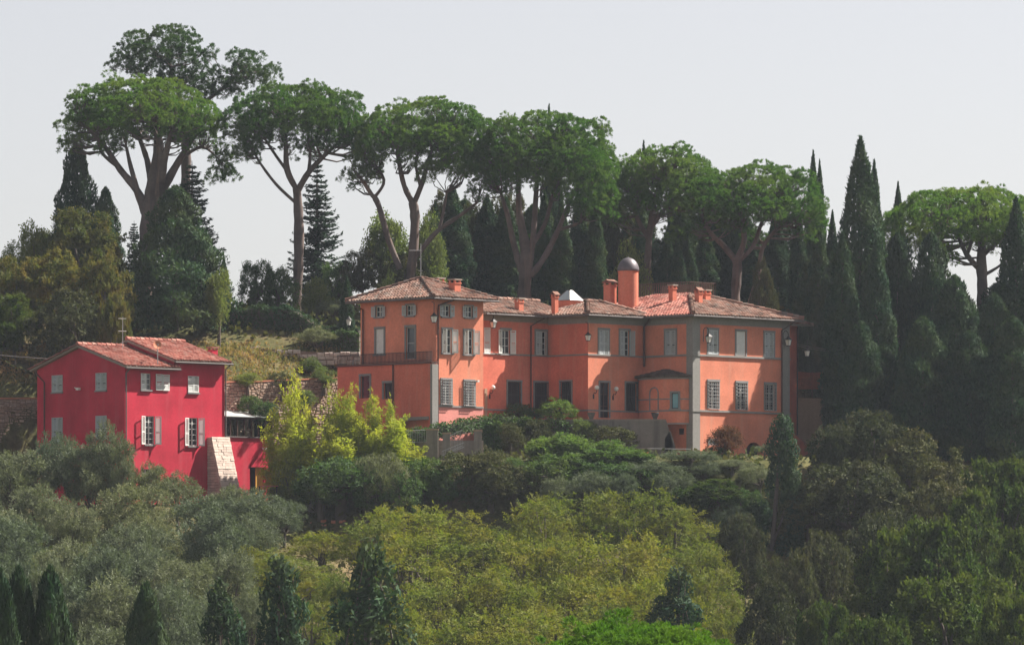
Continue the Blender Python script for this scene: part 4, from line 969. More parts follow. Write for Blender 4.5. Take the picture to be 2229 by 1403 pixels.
# lamp post in the garden behind the terrace
LP = empty('garden_lamp', (PX(759, 414), 414, PZ(760, 414))); tag(LP, 'garden lamp post with white lantern beside a slim cypress left of the tower', 'lamp post')
hp_ = PZ(690, 414)-PZ(760, 414); m = MB(); m.tube([(0, 0, -1), (0, 0, hp_-0.6)], 0.05, 6); m.build('post', M['iron'], LP)
m = MB(); m.lathe([(0.12, hp_-0.6), (0.2, hp_-0.2)], (0, 0, 0), 6); m.build('lamp_glass', M['lamp'], LP); m = MB(); m.lathe([(0.26, hp_-0.2), (0.1, hp_-0.02), (0.03, hp_+0.08)], (0, 0, 0), 6); m.build('lamp_frame', M['iron'], LP)
u0_, v0_ = at_uv(782, 398.6); zt1_ = zTer+0.12
ch_ = empty('garden_chair', V.world(u0_, v0_, zt1_), R(20)); tag(ch_, 'white reclining garden chair on the terrace beside the tower', 'chair')
m = MB(); m.box(-0.45, 0.35, -0.28, 0.28, 0.34, 0.40); m.build('seat', M['white'], ch_)
m = MB(); m.obox((0.58, 0, 0.62), (0.26, 0, 0.26), (0, 0.28, 0), (-0.02, 0, 0.02)); m.build('backrest', M['white'], ch_)
for x, y in ((-.4, -.24), (-.4, .24), (.3, -.24), (.3, .24)):
    m = MB(); m.box(x-.025, x+.025, y-.025, y+.025, 0, 0.34); m.build('leg', M['white'], ch_)
# bits by the yellow door
tb = empty('garden_table', (PX(590, 386), 386, PZ(1098, 386))); tag(tb, 'small table with pale top by the yellow door of the red house', 'table')
m = MB(); m.box(-0.9, 0.5, -0.4, 0.4, 1.28, 1.34); m.build('table_top', M['terracotta'], tb)
for x, y in ((-.8, -.3), (.4, -.3), (.4, .3), (-.8, .3)):
    m = MB(); m.box(x-.03, x+.03, y-.03, y+.03, -0.3, 1.28); m.build('leg', M['iron'], tb)
m = MB(); m.box(-0.55, 0.55, -0.5, 0.5, -0.8, 0.95); m.box(-0.3, 0.35, -0.3, 0.3, 0.95, 1.55); m.box(0.4, 0.52, -0.35, 0.2, 0.95, 1.15)
o = m.build('stone_barbecue', M['concrete'], None, (PX(686, 386), 386, PZ(1128, 386)), (0, 0, 0.4)); tag(o, 'grey masonry garden oven beside the leafy tree right of the red house', 'oven')
m = MB()
rng = random.Random(8)
for i in range(26):
    a = rng.uniform(0, 6.28); r_ = rng.uniform(0, 1.6); s_ = rng.uniform(.08, .28)
    m.obox((r_*math.cos(a)*1.3, r_*math.sin(a)*0.6, rng.uniform(-.1, .25)), (s_, rng.uniform(-.05, .05), 0), (0, s_*.8, rng.uniform(-.05, .05)), (0, 0, s_*.6))
o = m.build('rubble_pile', M['terracotta'], None, (PX(712, 383), 383, PZ(1142, 383))); tag(o, 'reddish rubble heap on bare earth below the garden oven', 'rubble', kind='stuff')

# ------------------------------------------------------------------ foliage kit
def mesh_quads(name, V4, mat):
    """V4: (n,4,3) array of leaf corners"""
    n = len(V4); me = bpy.data.meshes.new(name)
    me.vertices.add(4*n); me.vertices.foreach_set('co', V4.astype(np.float32).ravel())
    me.loops.add(4*n); me.loops.foreach_set('vertex_index', np.arange(4*n, dtype=np.int32))
    me.polygons.add(n); me.polygons.foreach_set('loop_start', np.arange(0, 4*n, 4, dtype=np.int32))
    try: me.polygons.foreach_set('loop_total', np.full(n, 4, dtype=np.int32))
    except Exception: pass
    me.update(calc_edges=True); me.materials.append(mat); return me
def mesh_tris(name, V3, mat):
    n = len(V3); me = bpy.data.meshes.new(name)
    me.vertices.add(3*n); me.vertices.foreach_set('co', V3.astype(np.float32).ravel())
    me.loops.add(3*n); me.loops.foreach_set('vertex_index', np.arange(3*n, dtype=np.int32))
    me.polygons.add(n); me.polygons.foreach_set('loop_start', np.arange(0, 3*n, 3, dtype=np.int32))
    try: me.polygons.foreach_set('loop_total', np.full(n, 3, dtype=np.int32))
    except Exception: pass
    me.update(calc_edges=True); me.materials.append(mat); return me
def unit(a): return a/np.maximum(np.linalg.norm(a, axis=-1, keepdims=True), 1e-9)
def rdir(rng, n): return unit(rng.normal(size=(n, 3)))
def leaves(C, N, T, L, W):
    """rhombic leaves at C with face normal near N and length along T"""
    T = unit(T - N*np.sum(T*N, -1, keepdims=True)); B = np.cross(N, T)
    L = np.broadcast_to(np.asarray(L, float), (len(C),))[:, None]; W = np.broadcast_to(np.asarray(W, float), (len(C),))[:, None]
    return np.stack([C-T*L*0.5, C+B*W*0.5+T*L*0.06, C+T*L*0.5, C-B*W*0.5+T*L*0.06], 1)
def on_lobes(rng, lobes, dens, zmin=-1.0, shell=(0.82, 1.04), cull=0.78):
    """points and outward normals on the union of ellipsoid lobes (cx,cy,cz,rx,ry,rz)"""
    lobes = np.asarray(lobes, float); Cs, Ns = [], []
    for l in lobes:
        r = l[3:6]; area = 4*math.pi*((r[0]*r[1])**1.6+(r[0]*r[2])**1.6+(r[1]*r[2])**1.6)**(1/1.6)/3**(1/1.6)
        n = max(4, int(area*dens*(1-(zmin+1)/2))); d = rdir(rng, n*3); d = d[d[:, 2] > zmin][:n]
        Cs.append(l[:3]+d*r*rng.uniform(*shell, size=(len(d), 1))); Ns.append(unit(d/r))
    C, N = np.concatenate(Cs), np.concatenate(Ns)
    keep = np.ones(len(C), bool)
    for l in lobes: keep &= (((C-l[:3])/l[3:6])**2).sum(1) > cull*cull
    return C[keep], N[keep]
def sublobes(rng, lobes, dens, r, zmin=-0.55, cull=0.8):
    """smaller bumps riding on the outside of the lobes"""
    C, N = on_lobes(rng, lobes, dens, zmin, (0.9, 1.05), cull)
    rr = r*rng.uniform(0.6, 1.35, len(C))
    return [(c[0], c[1], c[2], a, a, a*0.85) for c, a in zip(C, rr)]
def on_small(rng, subs, n, zmin=-0.35, shell=(0.7, 1.1)):
    S = np.array(subs); m = len(S); d = rdir(rng, m*n).reshape(m, n, 3); d[..., 2] = np.where(d[..., 2] < zmin, -d[..., 2], d[..., 2])
    C = S[:, None, :3]+d*S[:, None, 3:6]*rng.uniform(*shell, size=(m, n, 1)); return C.reshape(-1, 3), d.reshape(-1, 3)
def tufts(rng, C, N, k, L, W, spread=0.9, up=0.25):
    """needle tufts: k thin quads fanning out of every point"""
    C = np.repeat(C, k, 0); N0 = np.repeat(N, k, 0); n = len(C)
    T = unit(N0+np.array([0, 0, up])+rng.normal(size=(n, 3))*spread*0.6); l = L*rng.uniform(0.7, 1.25, n)
    Nn = np.cross(T, rdir(rng, n)); Nn = unit(Nn)
    B = np.cross(Nn, T)*(W*rng.uniform(0.8, 1.3, n)*0.5)[:, None]; E = C+T*l[:, None]
    return np.stack([C+B*0.6, E-B, E+B], 1)
def broad(rng, C, N, L, W, jit=0.55, droop=0.0):
    n = len(C); Nn = unit(N+rng.normal(size=(n, 3))*jit+np.array([0, 0, 0.25])); T = rdir(rng, n)+np.array([0, 0, -droop])
    return leaves(C+rng.normal(size=(n, 3))*0.05, Nn, T, L*rng.uniform(0.7, 1.3, n), W*rng.uniform(0.7, 1.3, n))
def sprays(rng, C, N, k, L, W, axis_len, up=0.0, out=0.7, jit=0.7):
    """leafy twigs: k leaves set in two ranks along a twig"""
    n = len(C); A = unit(N*out+rng.normal(size=(n, 3))*jit+np.array([0, 0, up])); S = unit(np.cross(A, rdir(rng, n))); F = np.cross(A, S)
    out_ = []
    al = axis_len*rng.uniform(0.7, 1.25, n)
    for i in range(k):
        f = (i+0.5)/k; sg = 1 if i % 2 else -1
        T = unit(A*0.55+S*sg*0.8+rng.normal(size=(n, 3))*0.2); c = C+A*(al*f)[:, None]-np.array([0, 0, 1])*(f*f*0.12*al)[:, None]
        Nn = unit(F+rng.normal(size=(n, 3))*0.35)
        out_.append(leaves(c+T*L*0.45, Nn, T, L*rng.uniform(0.75, 1.2, n), W))
    return np.concatenate(out_)
def limbs(mb, rng, base, targets, r0, n=7, bend=0.25):
    """branches from base to each target point"""
    for t, r in targets:
        b, t = Vector(base), Vector(t); d = t-b; side = Vector((rng.normal(), rng.normal(), 0))*bend*d.length*0.35
        mid = b+d*0.45+side+Vector((0, 0, -0.06*d.length)); m2 = b+d*0.75+side*0.6
        mb.tube([b, mid, m2, t], [r0*r, r0*r*0.75, r0*r*0.5, r0*r*0.18], n, False)

def random_lobes(rng, n, rx, ry, rz, cz, lr, flat=0.85, low=-0.6):
    out = []
    for i in range(n):
        d = rdir(rng, 1)[0]
        while d[2] < low: d = rdir(rng, 1)[0]
        f = rng.uniform(0.45, 1.0)**0.6; r = lr*rng.uniform(0.7, 1.3)
        out.append((d[0]*(rx-r*0.7)*f, d[1]*(ry-r*0.7)*f, cz+d[2]*(rz-r*flat*0.7)*f, r, r, r*flat))
    return out

KIND = {}                                         # name -> list of (trunk mesh, crown mesh, ref height, ref width)
def reg(kind, trunk, tmat, quads, cmat, h, w):
    KIND.setdefault(kind, []).append((trunk.mesh('trunk', M[tmat], True), mesh_quads('crown', quads, M[cmat]), h, w))

def gen_olive(seed, kind='olive', mat='olive', H=5.0, W=5.0):
    rng = np.random.default_rng(seed)
    lobes = random_lobes(rng, 19, W/2, W/2, H*0.40, H*0.60, 0.72, 0.95)
    C, N = on_small(rng, sublobes(rng, lobes, 2.4, 0.26, -0.65, 0.75), 8, -0.4, (0.6, 1.0))
    q = sprays(rng, C, N, 6, 0.22, 0.065, 0.45, 0.45, 0.9, 0.5)
    tr = MB(); p = [(0, 0, -1.2), (0.08, 0.03, 0.5), (0.02, -0.05, H*0.3)]; tr.tube(p, [0.26, 0.2, 0.15], 8, False)
    limbs(tr, rng, p[-1], [((l[0]*0.8, l[1]*0.8, l[2]), 1) for l in lobes[:9]], 0.11)
    reg(kind, tr, 'bark', q, mat, H, W)
def gen_locust(seed, kind='locust', mat='locust', H=7.0, W=5.0):
    rng = np.random.default_rng(seed)
    lobes = random_lobes(rng, 24, W/2, W/2, H*0.44, H*0.56, 0.66, 0.85)
    C, N = on_small(rng, sublobes(rng, lobes, 2.6, 0.26, -0.7, 0.75), 4, -0.5, (0.5, 1.0))
    q = sprays(rng, C, N, 9, 0.16, 0.08, 0.6, 0.2, 1.0, 0.6)
    tr = MB(); p = [(0, 0, -1.5), (0.1, 0.05, H*0.2), (-0.05, 0.02, H*0.4), (0.02, 0, H*0.75)]; tr.tube(p, [0.2, 0.16, 0.12, 0.05], 8, False)
    limbs(tr, rng, p[1], [((l[0], l[1], l[2]), 1) for l in lobes[:8]], 0.08); limbs(tr, rng, p[2], [((l[0], l[1], l[2]), 1) for l in lobes[8:18]], 0.06)
    reg(kind, tr, 'bark', q, mat, H, W)
def gen_broad(seed, kind, mat, H=8.0, W=8.0, nl=38, lr=1.15, dens=34, L=0.27, Wd=0.17, low=-0.7, cz=0.56, rz=0.46, loose=False):
    rng = np.random.default_rng(seed)
    lobes = random_lobes(rng, nl, W/2, W/2, H*rz, H*cz, lr, 0.85, low)
    if loose:
        C, N = on_lobes(rng, lobes, dens*0.35, -0.8, (0.4, 1.15), 0.3); q = sprays(rng, C, N, 4, L, Wd, 0.5, 0.3, 0.8, 0.7)
    else:
        C, N = on_small(rng, sublobes(rng, lobes, 1.5*(1.15/lr)**1.5, 0.36*lr), 34)
        q = broad(rng, C, N, L*0.85, Wd*0.85, 0.6)
        sel = rng.random(len(C)) < 0.08; q = np.concatenate([q, sprays(rng, C[sel], N[sel], 4, L, Wd*0.8, 0.35, 0.35, 0.9, 0.4)])
    tr = MB(); p = [(0, 0, -2.0), (0.12, 0.05, H*0.15), (0.0, -0.06, H*0.35)]; tr.tube(p, [0.36, 0.28, 0.22], 8, False)
    limbs(tr, rng, p[-1], [((l[0]*0.9, l[1]*0.9, l[2]), 1) for l in lobes[:12]], 0.16)
    reg(kind, tr, 'bark', q, mat, H, W)
def gen_cypress(seed, kind='cypress', mat='cypress', H=18.0, W=2.8, n=16000, rough=0.2, prof=None, tips=5, bare=0.0):
    rng = np.random.default_rng(seed)
    prof = prof or ([0, 0.04, 0.15, 0.35, 0.6, 0.8, 0.93, 1.0], [0.35, 0.7, 0.95, 1.0, 0.82, 0.5, 0.22, 0.02])
    t = rng.random(n*2); r = np.interp(t, *prof); keep = rng.random(n*2) < (r+0.12)/1.12; t, r = t[keep][:n], r[keep][:n]; n = len(t)
    th = rng.random(n)*2*math.pi; ph = rng.random(8)*6.28
    # vertical flame-like lumps
    bumpv = sum(np.sin(k*th+ph[i]+t*H*(0.5+0.35*i))*a for i, (k, a) in enumerate(((3, 0.5), (5, 0.4), (7, 0.35), (4, 0.3)))) + 0.6*np.sin(t*H*1.7+ph[5]+2*th)+0.45*np.sin(t*H*3.1+ph[6]-3*th)
    rr = r*(1+rough*bumpv*0.6)*rng.uniform(0.78, 1.06, n)**1.0
    C = np.stack([rr*np.cos(th)*W/2, rr*np.sin(th)*W/2, t*H], 1)
    O = np.stack([np.cos(th), np.sin(th), np.zeros(n)], 1)
    T = unit(O*0.45+np.array([0, 0, 1.0])+rng.normal(size=(n, 3))*0.28)
    N = unit(O+rng.normal(size=(n, 3))*0.5)
    q = leaves(C, N, T, 0.38*rng.uniform(0.6, 1.3, n), 0.11*rng.uniform(0.7, 1.3, n))
    tr = MB(); tr.tube([(0, 0, -2.5), (0, 0, H*0.5), (0, 0, H*0.95)], [0.22, 0.14, 0.03], 7, False)
    reg(kind, tr, 'bark', q, mat, H, W)
def gen_fir(seed, kind='fir', H=13.0, W=6.5):
    rng = np.random.default_rng(seed); Q = []; tr = MB(); tr.tube([(0, 0, -2), (0, 0, H*0.6), (0, 0, H)], [0.24, 0.14, 0.02], 7, False)
    z = 0.6
    while z < H-0.2:
        f = 1-z/H; nb = int(7+6*f)
        for b in range(nb):
            a = rng.random()*6.28; Lb = W/2*f**0.75*rng.uniform(0.6, 1.12)+0.15; drop = rng.uniform(0.05, 0.28)
            k = max(6, int(Lb*34)); s = rng.random(k)**0.8
            px_ = s*Lb; zz = z-drop*Lb*np.sin(s*2.2)+0.16*Lb*s**3
            side = rng.normal(size=k)*0.17*Lb*(1-s*0.75)
            C = np.stack([np.cos(a)*px_-np.sin(a)*side, np.sin(a)*px_+np.cos(a)*side, zz+rng.normal(size=k)*0.05], 1)
            T = unit(np.stack([np.cos(a)+0*s, np.sin(a)+0*s, 0.1+0*s], 1)+rng.normal(size=(k, 3))*0.45); N = unit(np.array([0, 0, 1.0])+rng.normal(size=(k, 3))*0.45)
            Q.append(leaves(C, N, T, 0.36*rng.uniform(0.6, 1.2, k), 0.13))
            if b % 2 == 0: tr.tube([(0, 0, z), (math.cos(a)*Lb*0.5, math.sin(a)*Lb*0.5, z-drop*Lb*0.9), (math.cos(a)*Lb*0.9, math.sin(a)*Lb*0.9, z-drop*Lb*0.6)], [0.05, 0.03, 0.01], 4, False)
        z += rng.uniform(0.28, 0.45)
    reg(kind, tr, 'bark', np.concatenate(Q), 'fir', H, W)
def gen_bamboo(seed, kind='bamboo', H=7.0, W=3.4, nc=34, mat='bamboo'):
    rng = np.random.default_rng(seed); Q = []; tr = MB()
    for i in range(nc):
        a = rng.random()*6.28; b0 = rng.random()**0.5*W*0.2; lean = rng.uniform(0.1, 1.0)**1.5*W*0.34; h = H*rng.uniform(0.35, 1.0)*(1-0.35*lean/(W*0.34))
        P = lambda f: np.stack([np.cos(a)*(b0+lean*f**2), np.sin(a)*(b0+lean*f**2), h*(f-0.14*f**4)], -1)
        f = np.linspace(0, 1, 6); tr.tube([tuple(p) for p in P(f)], [0.035, 0.03, 0.026, 0.02, 0.014, 0.005], 5, False)
        k = int(34*h/H+8); f = rng.uniform(0.22, 1.0, k); C = P(f)+rng.normal(size=(k, 3))*0.14
        N = unit(rng.normal(size=(k, 3))+np.array([np.cos(a)*0.6, np.sin(a)*0.6, 0.1]))
        Q.append(sprays(rng, C, N, 7, 0.28, 0.075, 0.45, 0.05, 0.9, 0.5))
    reg(kind, tr, 'culm', np.concatenate(Q), mat, H, W)

for s in range(4): gen_olive(100+s)
for s in range(5): gen_locust(200+s)
for s in range(3): gen_broad(300+s, 'holm', 'holm')
for s in range(3): gen_broad(310+s, 'oak', 'oak', lr=1.0, nl=44)
for s in range(3): gen_broad(320+s, 'autumn', 'autumn', lr=1.0, nl=36)
for s in range(2): gen_broad(330+s, 'light', 'light', H=5.5, W=5, nl=20, lr=0.85, dens=40, L=0.22, Wd=0.12, loose=True)
for s in range(2): gen_broad(340+s, 'shrub', 'holm', H=3.6, W=4.4, nl=22, lr=0.8, dens=60, L=0.20, Wd=0.11, low=-0.85, cz=0.42, rz=0.5)
for s in range(2): gen_broad(350+s, 'laurel', 'ivy', H=3.6, W=4.4, nl=24, lr=0.75, dens=62, L=0.20, Wd=0.10, low=-0.85, cz=0.42, rz=0.5)
gen_broad(360, 'clipped_bush', 'reed', H=3.6, W=4.4, nl=26, lr=0.75, dens=62, L=0.18, Wd=0.10, low=-0.85, cz=0.46, rz=0.52)
for s in range(3): gen_cypress(400+s)
PB = ([0, 0.05, 0.2, 0.45, 0.7, 0.88, 0.96, 1.0], [0.6, 0.85, 1.0, 0.92, 0.7, 0.42, 0.24, 0.04])
for s in range(3): gen_cypress(410+s, 'broad_cypress', 'cypress', 12.0, 4.2, 17000, 0.34, PB)
PT = ([0, 0.1, 0.3, 0.55, 0.75, 0.9, 1.0], [0.7, 0.9, 1.0, 0.75, 0.55, 0.36, 0.1])
def gen_ragged(seed, kind='ragged_cypress', H=10.0, W=3.6):
    rng = np.random.default_rng(seed); lob = []
    for i in range(80):
        t = rng.random()**0.85; rr = np.interp(t, *PT)*W/2; a = rng.random()*6.283; f = rng.uniform(0.15, 1.0); r = (0.26+0.34*(1-t))*rng.uniform(0.7, 1.3)
        lob.append((rr*f*math.cos(a), rr*f*math.sin(a), t*H*0.96+0.1, r, r, r*rng.uniform(1.3, 2.2)))
    C, N = on_lobes(rng, lob, 44, -0.9, (0.55, 1.12), 0.6); n = len(C)
    T = unit(N*0.6+np.array([0, 0, 0.8])+rng.normal(size=(n, 3))*0.45)
    q = leaves(C, unit(N+rng.normal(size=(n, 3))*0.5), T, 0.34*rng.uniform(0.6, 1.3, n), 0.11)
    tr = MB(); tr.tube([(0, 0, -2.5), (0.05, 0, H*0.5), (0, 0, H*0.97)], [0.2, 0.12, 0.02], 7, False)
    limbs(tr, rng, (0, 0, H*0.3), [((l[0], l[1], l[2]), 1) for l in lob[:14] if l[2] > H*0.3], 0.05)
    reg(kind, tr, 'bark', q, 'cypress', H, W)
for s in range(3): gen_ragged(420+s)
for s in range(2): gen_fir(430+s)
for s in range(3): gen_bamboo(440+s)
PC = ([0, 0.08, 0.2, 0.45, 0.7, 0.88, 0.96, 1.0], [0.9, 1.0, 0.98, 0.78, 0.5, 0.28, 0.16, 0.03])
gen_cypress(425, 'cone_cypress', 'cypress', 12.0, 5.6, 19000, 0.36, PC)
gen_bamboo(450, 'reed', 3.2, 3.0, 46, 'reed')
gen_olive(460, 'redshrub', 'redleaf', 2.6, 2.6)

COUNT = {}
def plant(kind, px, top, wpx, Y, label, name=None, cat='tree', group=None, bot=None, var=None, yscale=1.0):
    """a plant seen at photo column px with its tip at row top and a crown wpx wide, rooted in the ground at depth Y"""
    vs = KIND[kind]; i = COUNT.get(kind, 0); COUNT[kind] = i+1
    tm, cm, h, w = vs[(i if var is None else var) % len(vs)]
    X = PX(px, Y); zb = float(ground_z(X, Y)) if bot is None else PZ(bot, Y)
    H_, W_ = PZ(top, Y)-zb, wpx/FPX*Y
    o = empty(name or (kind+'_tree'), (X, Y, zb), (i*2.399+px*0.01) % 6.283)
    put('trunk', tm, o, scale=(W_/w, W_/w, H_/h)); put('crown', cm, o, scale=(W_/w, W_/w*yscale, H_/h))
    return tag(o, label, cat, group)
ORD = ['first', 'second', 'third', 'fourth', 'fifth', 'sixth', 'seventh', 'eighth', 'ninth', 'tenth', 'eleventh', 'twelfth', 'thirteenth', 'fourteenth', 'fifteenth', 'sixteenth', 'seventeenth', 'eighteenth', 'nineteenth', 'twentieth', 'twenty-first', 'twenty-second', 'twenty-third', 'twenty-fourth', 'twenty-fifth']
def number_labels(objs, text):
    for k, o in enumerate(sorted(objs, key=lambda o: o.location.x/o.location.y)): o['label'] = text % ORD[k]
# ------------------------------------------------------------------ umbrella pines, each with its own crown and limbs
def pine(label, Y, trunks, plates, seed, mat='pine', cat='pine tree', name='umbrella_pine', lob=1.0, tuft=(20, 0.23, 0.036), dens=9.5, round_=False, group='umbrella pines along the ridge', nlimb=1.0):
    rng = np.random.default_rng(seed); sc = FPX/Y
    bx_, by_, _ = trunks[0][0]; X0 = PX(bx_, Y); zb = min(float(ground_z(X0, Y)), PZ(by_, Y))
    root = empty(name, (X0, Y, zb)); tag(root, label, cat, group)
    W = lambda px, py, dy=0.0: np.array([PX(px, Y)-X0, dy, PZ(py, Y)-zb])
    lobes = []; plates = list(plates)
    if not round_ and Y > 300:                    # uneven hanging clumps under the rim and bumps above
        for pl in plates[:3]:
            for i in range(int(2+pl[2]/26)):
                s_ = rng.uniform(-0.95, 0.95); plates.append((pl[0]+s_*pl[2], pl[1]+pl[3]*(0.45+0.55*abs(s_)+rng.uniform(-0.1, 0.45)), rng.uniform(14, 30), rng.uniform(24, 42), rng.uniform(-3, 2)))
            for i in range(int(pl[2]/40)):
                s_ = rng.uniform(-0.8, 0.8); plates.append((pl[0]+s_*pl[2], pl[1]-5+pl[3]*0.4*s_*s_+rng.uniform(-3, 12), rng.uniform(22, 42), rng.uniform(26, 40), rng.uniform(-3, 0)))
    for pl in plates:
        cx, top, rx, h = pl[:4]; dy = pl[4] if len(pl) > 4 else 0.0
        Rm, Hm = rx/sc, h/sc; c = W(cx, top, dy); r0 = lob*min(0.98, 0.36+0.12*Rm)
        if round_:
            n = int(6+4.2*Rm*Rm)
            for i in range(n):
                d = rdir(rng, 1)[0]; f = rng.uniform(0.3, 1)**0.5; r = r0*rng.uniform(0.7, 1.2)
                lobes.append((c[0]+d[0]*(Rm-r*.6)*f, c[1]+d[1]*(Rm-r*.6)*f, c[2]-Hm/2+d[2]*(Hm/2-r*.5)*f, r, r, r*0.75))
            continue
        n = int(5+2.0*Rm*Rm/(r0*r0))
        for i in range(n):
            f = math.sqrt((i+0.5)/n); a = i*2.39996+rng.normal()*0.25; r = r0*rng.uniform(0.5, 1.25)
            f2 = min(1.0, f+rng.normal()*0.03)
            z = c[2]-r*0.6-(Hm-r*1.2)*(0.5*f2**2+0.5*f2**4)+rng.normal()*0.22
            lobes.append((c[0]+(Rm-r*0.6)*f2*math.cos(a)*rng.uniform(0.95, 1.03), c[1]+(Rm-r*0.6)*f2*math.sin(a)*0.9, z, r, r, r*0.6))
        for i in range(int(n*0.75)):              # an uneven lower storey behind the rim
            f = rng.uniform(0.35, 0.95); a = rng.random()*6.283; r = r0*rng.uniform(0.5, 0.9)
            lobes.append((c[0]+(Rm-r)*f*math.cos(a), c[1]+(Rm-r)*f*math.sin(a)*0.9, c[2]-Hm*rng.uniform(0.55, 1.0)*(0.35+0.65*f), r, r, r*0.6))
    C, N = on_lobes(rng, lobes, dens, -0.5, (0.84, 1.03), 0.82)
    k, L, Wd = tuft
    q = tufts(rng, C, N, k, L, Wd)
    crown = put('crown', mesh_tris('crown', q, M[mat]), root)
    m = MB(); tips = []
    for tr in trunks:
        pts = [W(p[0], p[1], (p[3] if len(p) > 3 else 0.0)) for p in tr]; rad = [p[2]*0.82/sc for p in tr]
        if tr is trunks[0]: pts.insert(0, pts[0]+np.array([0, 0, -2.5])); rad.insert(0, rad[0]*1.15)
        # smooth the polyline
        P, Rr = [], []
        for i in range(len(pts)-1):
            p0, p1, p2, p3 = pts[max(i-1, 0)], pts[i], pts[i+1], pts[min(i+2, len(pts)-1)]
            for j in range(4):
                t = j/4; P.append(0.5*((2*p1)+(-p0+p2)*t+(2*p0-5*p1+4*p2-p3)*t*t+(-p0+3*p1-3*p2+p3)*t**3)); Rr.append((rad[i]+(rad[i+1]-rad[i])*t)*rng.uniform(0.9, 1.1))
        P.append(pts[-1]); Rr.append(rad[-1]); m.tube([tuple(p) for p in P], Rr, 9, False)
        tips += [(P[i], Rr[i]) for i in range(len(P)//2, len(P))]
    tp_ = np.array([p for p, r in tips])
    for l in lobes:
        if rng.random() < 0.55*nlimb:
            t = np.array(l[:3]); d = np.linalg.norm((tp_-t)*np.array([1, 1, 1.0]), axis=1)+2.0*np.maximum(0, tp_[:, 2]-t[2]+0.3); j = int(np.argmin(d))
            p, r = tips[j]; v = t-p; Ld = np.linalg.norm(v)
            if Ld < 0.3 or Ld > 3.4: continue
            rr = min(r*0.55, 0.03+0.016*Ld)
            mid = p+v*0.5+np.array([rng.normal()*0.08*Ld, rng.normal()*0.08*Ld, -0.10*Ld]); m.tube([tuple(p), tuple(mid), tuple(t)], [rr, rr*0.7, rr*0.3], 6, False)
    m.build('trunk', M['bark_pine'], root, smooth=True)
    return root

pine('broad umbrella pine on the far left, thick pale trunk fanning into many limbs', 431,
     [[(314, 640, 22), (318, 560, 22), (325, 480, 25), (335, 420, 27), (342, 370, 22), (345, 320, 14), (340, 260, 6)],
      [(320, 470, 14), (298, 415, 11), (262, 370, 9), (225, 315, 6), (180, 268, 3)], [(300, 415, 7), (285, 365, 6), (275, 320, 4)], [(258, 365, 5), (220, 330, 4), (212, 285, 3)],
      [(345, 430, 14), (375, 375, 11), (405, 325, 8), (440, 270, 5)], [(350, 400, 12, -0.6), (362, 340, 9, -1.0), (375, 290, 5, -1.4)], [(330, 400, 11, 0.5), (318, 345, 8, 0.9), (300, 295, 5, 1.2)], [(352, 380, 9, -0.5), (350, 320, 7, -1), (330, 270, 4, -1.6)],
      [(395, 345, 5), (440, 320, 4), (480, 350, 2)]],
     [(308, 176, 182, 112), (215, 225, 70, 60, -1.0), (425, 225, 65, 85, -1.0), (330, 215, 110, 75, -3.0), (248, 298, 42, 36, -0.5), (492, 318, 34, 45, -0.5), (485, 350, 38, 50, 0.3), (300, 230, 120, 70, 2.0)], 1)
pine('umbrella pine with slender forked trunk in front of a dark fir', 430,
     [[(646, 670, 13), (650, 560, 13), (650, 480, 13), (646, 410, 12)], [(647, 415, 8), (625, 370, 8), (622, 310, 6), (618, 260, 4)], [(648, 415, 9), (672, 375, 8), (700, 345, 6), (748, 300, 3)],
      [(630, 380, 5), (598, 335, 4), (572, 295, 3)], [(672, 375, 5), (675, 330, 4), (668, 280, 3)], [(700, 345, 4), (690, 310, 3), (715, 280, 2)], [(642, 440, 5), (600, 400, 4), (560, 345, 3), (545, 310, 2)]],
     [(638, 188, 160, 108), (630, 236, 98, 72, -3.0), (735, 235, 58, 85, -1.5), (540, 235, 55, 95, -1.0), (690, 225, 80, 70, -3.5), (782, 238, 42, 95)], 2)
pine('umbrella pine with three spreading stems rising behind the tower roof', 428,
     [[(893, 610, 12), (900, 540, 13), (903, 470, 13), (898, 440, 12)], [(870, 585, 9), (845, 520, 8), (825, 450, 8), (812, 425, 7)], [(812, 428, 6), (790, 395, 5), (770, 370, 3)], [(815, 430, 5), (835, 400, 4), (828, 375, 4), (800, 350, 2)],
      [(900, 445, 8), (880, 405, 7), (868, 350, 6), (862, 300, 4)], [(900, 445, 8), (920, 395, 7), (935, 340, 5), (960, 290, 3)], [(915, 405, 5), (905, 350, 4), (925, 310, 3)],
      [(905, 560, 7), (950, 505, 6), (1000, 470, 5), (1040, 440, 3)], [(955, 503, 5), (966, 455, 4), (972, 420, 3)]],
     [(925, 223, 155, 112), (870, 262, 95, 80, -2.5), (985, 275, 85, 80, -2.5), (985, 336, 74, 68, -3.0), (785, 330, 48, 62, -0.5), (900, 250, 110, 75, 2.0), (1040, 400, 26, 50, -1.5), (820, 245, 60, 80, 0.5), (1042, 268, 48, 120), (800, 250, 50, 90, 1.0)], 3)
